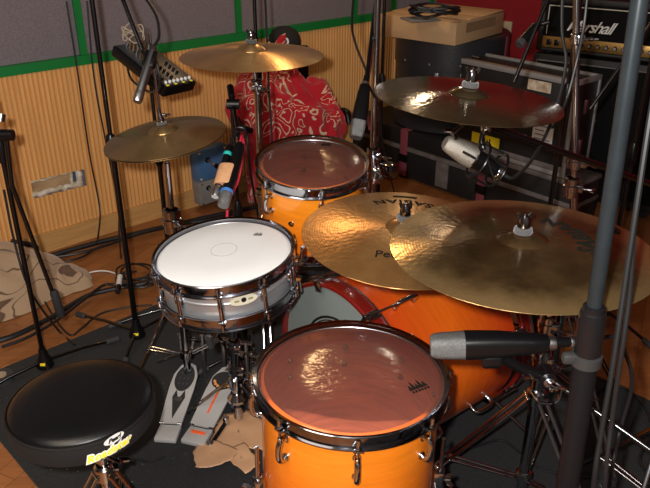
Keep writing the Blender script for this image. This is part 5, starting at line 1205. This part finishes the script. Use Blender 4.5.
# ------------------------------------------------------------------ paper taped on the carpet
paper = mat('beige_masking_paper', (.55, .31, .17), .45, nscale=9, namt=.12, bump=.3, bscale=40)
def sheet(name, label, pix, z=RZ+.0015, seed=0, lift=.005, th=.0012):
    P = [Z(x, y, z) for x, y in pix]; c = sum((p for p in P), V())/len(P); vs = []; fs = []; n = len(P)*6; rings = 7
    edge = []
    for i in range(len(P)):
        for k in range(6):
            e = P[i].lerp(P[(i+1) % len(P)], k/6)+V((random.uniform(-.003, .003), random.uniform(-.003, .003), 0)); edge.append(e)
    for i in range(rings+1):
        for e in edge:
            p = c.lerp(e, i/rings); w = lift*max(0, noise.noise(V((p.x*16+seed, p.y*16, seed)))+.25)
            vs.append(V((p.x, p.y, z+w)))
    for i in range(rings):
        for k in range(n): fs.append((i*n+k, i*n+(k+1) % n, (i+1)*n+(k+1) % n, (i+1)*n+k))
    o = MB().add(vs, fs).build(name, paper, sharp=60); o.modifiers.new('t', 'SOLIDIFY').thickness = th; return tag(o, label, 'paper')
sheet('masking_paper', 'largest beige paper sheet on the carpet under the snare stand foot', [(224, 414), (248, 410), (264, 419), (266, 450), (246, 448), (228, 452), (208, 448), (217, 426)], seed=2)
sheet('masking_paper', 'beige paper strip taped left of the pedal bar, nearest the pedals', [(199, 443), (216, 441), (240, 450), (233, 461), (211, 468), (196, 467), (193, 453)], RZ+.014, 5)
sheet('masking_paper', 'beige paper strip pointing down right towards the floor tom', [(226, 450), (244, 442), (261, 464), (246, 474), (228, 460)], RZ+.014, 9)
# roll near the left edge
T = thing('tape_roll', 'grey roll of tape at the left edge of the carpet', 'tape', Z(2, 380, RZ))
rc_ = Z(2, 380, RZ); MB().lathe([(.02, 0), (.042, 0), (.042, .022), (.02, .022)], 32, Matrix.Translation(rc_), close=True).build('tape_winding', grey_rubber, T); MB().lathe([(.012, .002), (.019, .002), (.019, .024), (.012, .024)], 24, Matrix.Translation(rc_), close=True).build('core', mat('tan_core', (.35, .27, .18), .7), T)
# loose cables at the lower right and near the throne
cable('cable', [Z(x, y, .015) for x, y in ((432, 452), (448, 446), (470, 448), (500, 440), (520, 452), (545, 470), (600, 478))], .004, 'black cable snaking over the carpet between the stand legs at lower right')
cable('cable', [Z(x, y, .015) for x, y in ((590, 395), (615, 385), (640, 400), (652, 430), (640, 460), (655, 480))], .005, 'black cable looping over the carpet edge at far right')
cable('cable', [Z(x, y, .015) for x, y in ((100, 474), (118, 458), (150, 461), (165, 456))], .004, 'black cable peeking from under the round stool')
# ------------------------------------------------------------------ light
world = bpy.data.worlds.new('world'); scene.world = world; world.use_nodes = True
world.node_tree.nodes['Background'].inputs[0].default_value = (.008, .008, .009, 1)
def light(kind, name, loc, energy, col, size=.05, **kw):
    l = bpy.data.lights.new(name, kind); l.energy = energy; l.color = col
    if kind in ('POINT', 'SPOT'): l.shadow_soft_size = size
    for k, v in kw.items(): setattr(l, k, v)
    o = bpy.data.objects.new(name, l); COL.objects.link(o); o.location = loc; return o
light('POINT', 'camera_flash', (-.07, .0, H+.05), 175, (1, .97, .93), .02)
light('POINT', 'tungsten_lamp', (-.05, 3.6, 2.1), 12, (1, .62, .28), .05)
light('POINT', 'tungsten_lamp', (.55, 3.9, 2.0), 4, (1, .84, .62), .05)
l = light('AREA', 'fill_light', (-1.0, .2, CEIL-.03), 30, (1, .86, .7)); l.data.size = 1.0  # added fill, not a known fixture: soft frontal light from above the camera
scene.view_settings.view_transform = 'Standard'; scene.view_settings.look = 'None'
scene.view_settings.exposure = 0; scene.view_settings.gamma = 1; scene.view_settings.use_curve_mapping = False

# repeats of one kind share a group phrase
PHR = {'cymbal_stand': 'cymbal stands around the drum kit', 'microphone_stand': 'microphone stands around the drum kit', 'microphone': 'microphones around the drum kit',
       'crash_cymbal': 'crash cymbals over the drum kit', 'hi_hat_cymbal': 'pair of hi-hat cymbals', 'cable': 'cables around the drum kit', 'cable_loop': 'cable loops beside the snare drum',
       'rack_case': 'stacked rack cases by the red wall', 'masking_paper': 'beige paper sheets on the carpet'}
for o in list(scene.objects):
    if o.parent is None and 'category' in o.keys():
        k = o.name.split('.')[0]
        if k in PHR: o['group'] = PHR[k]
    if '_h' in o.keys(): del o['_h']
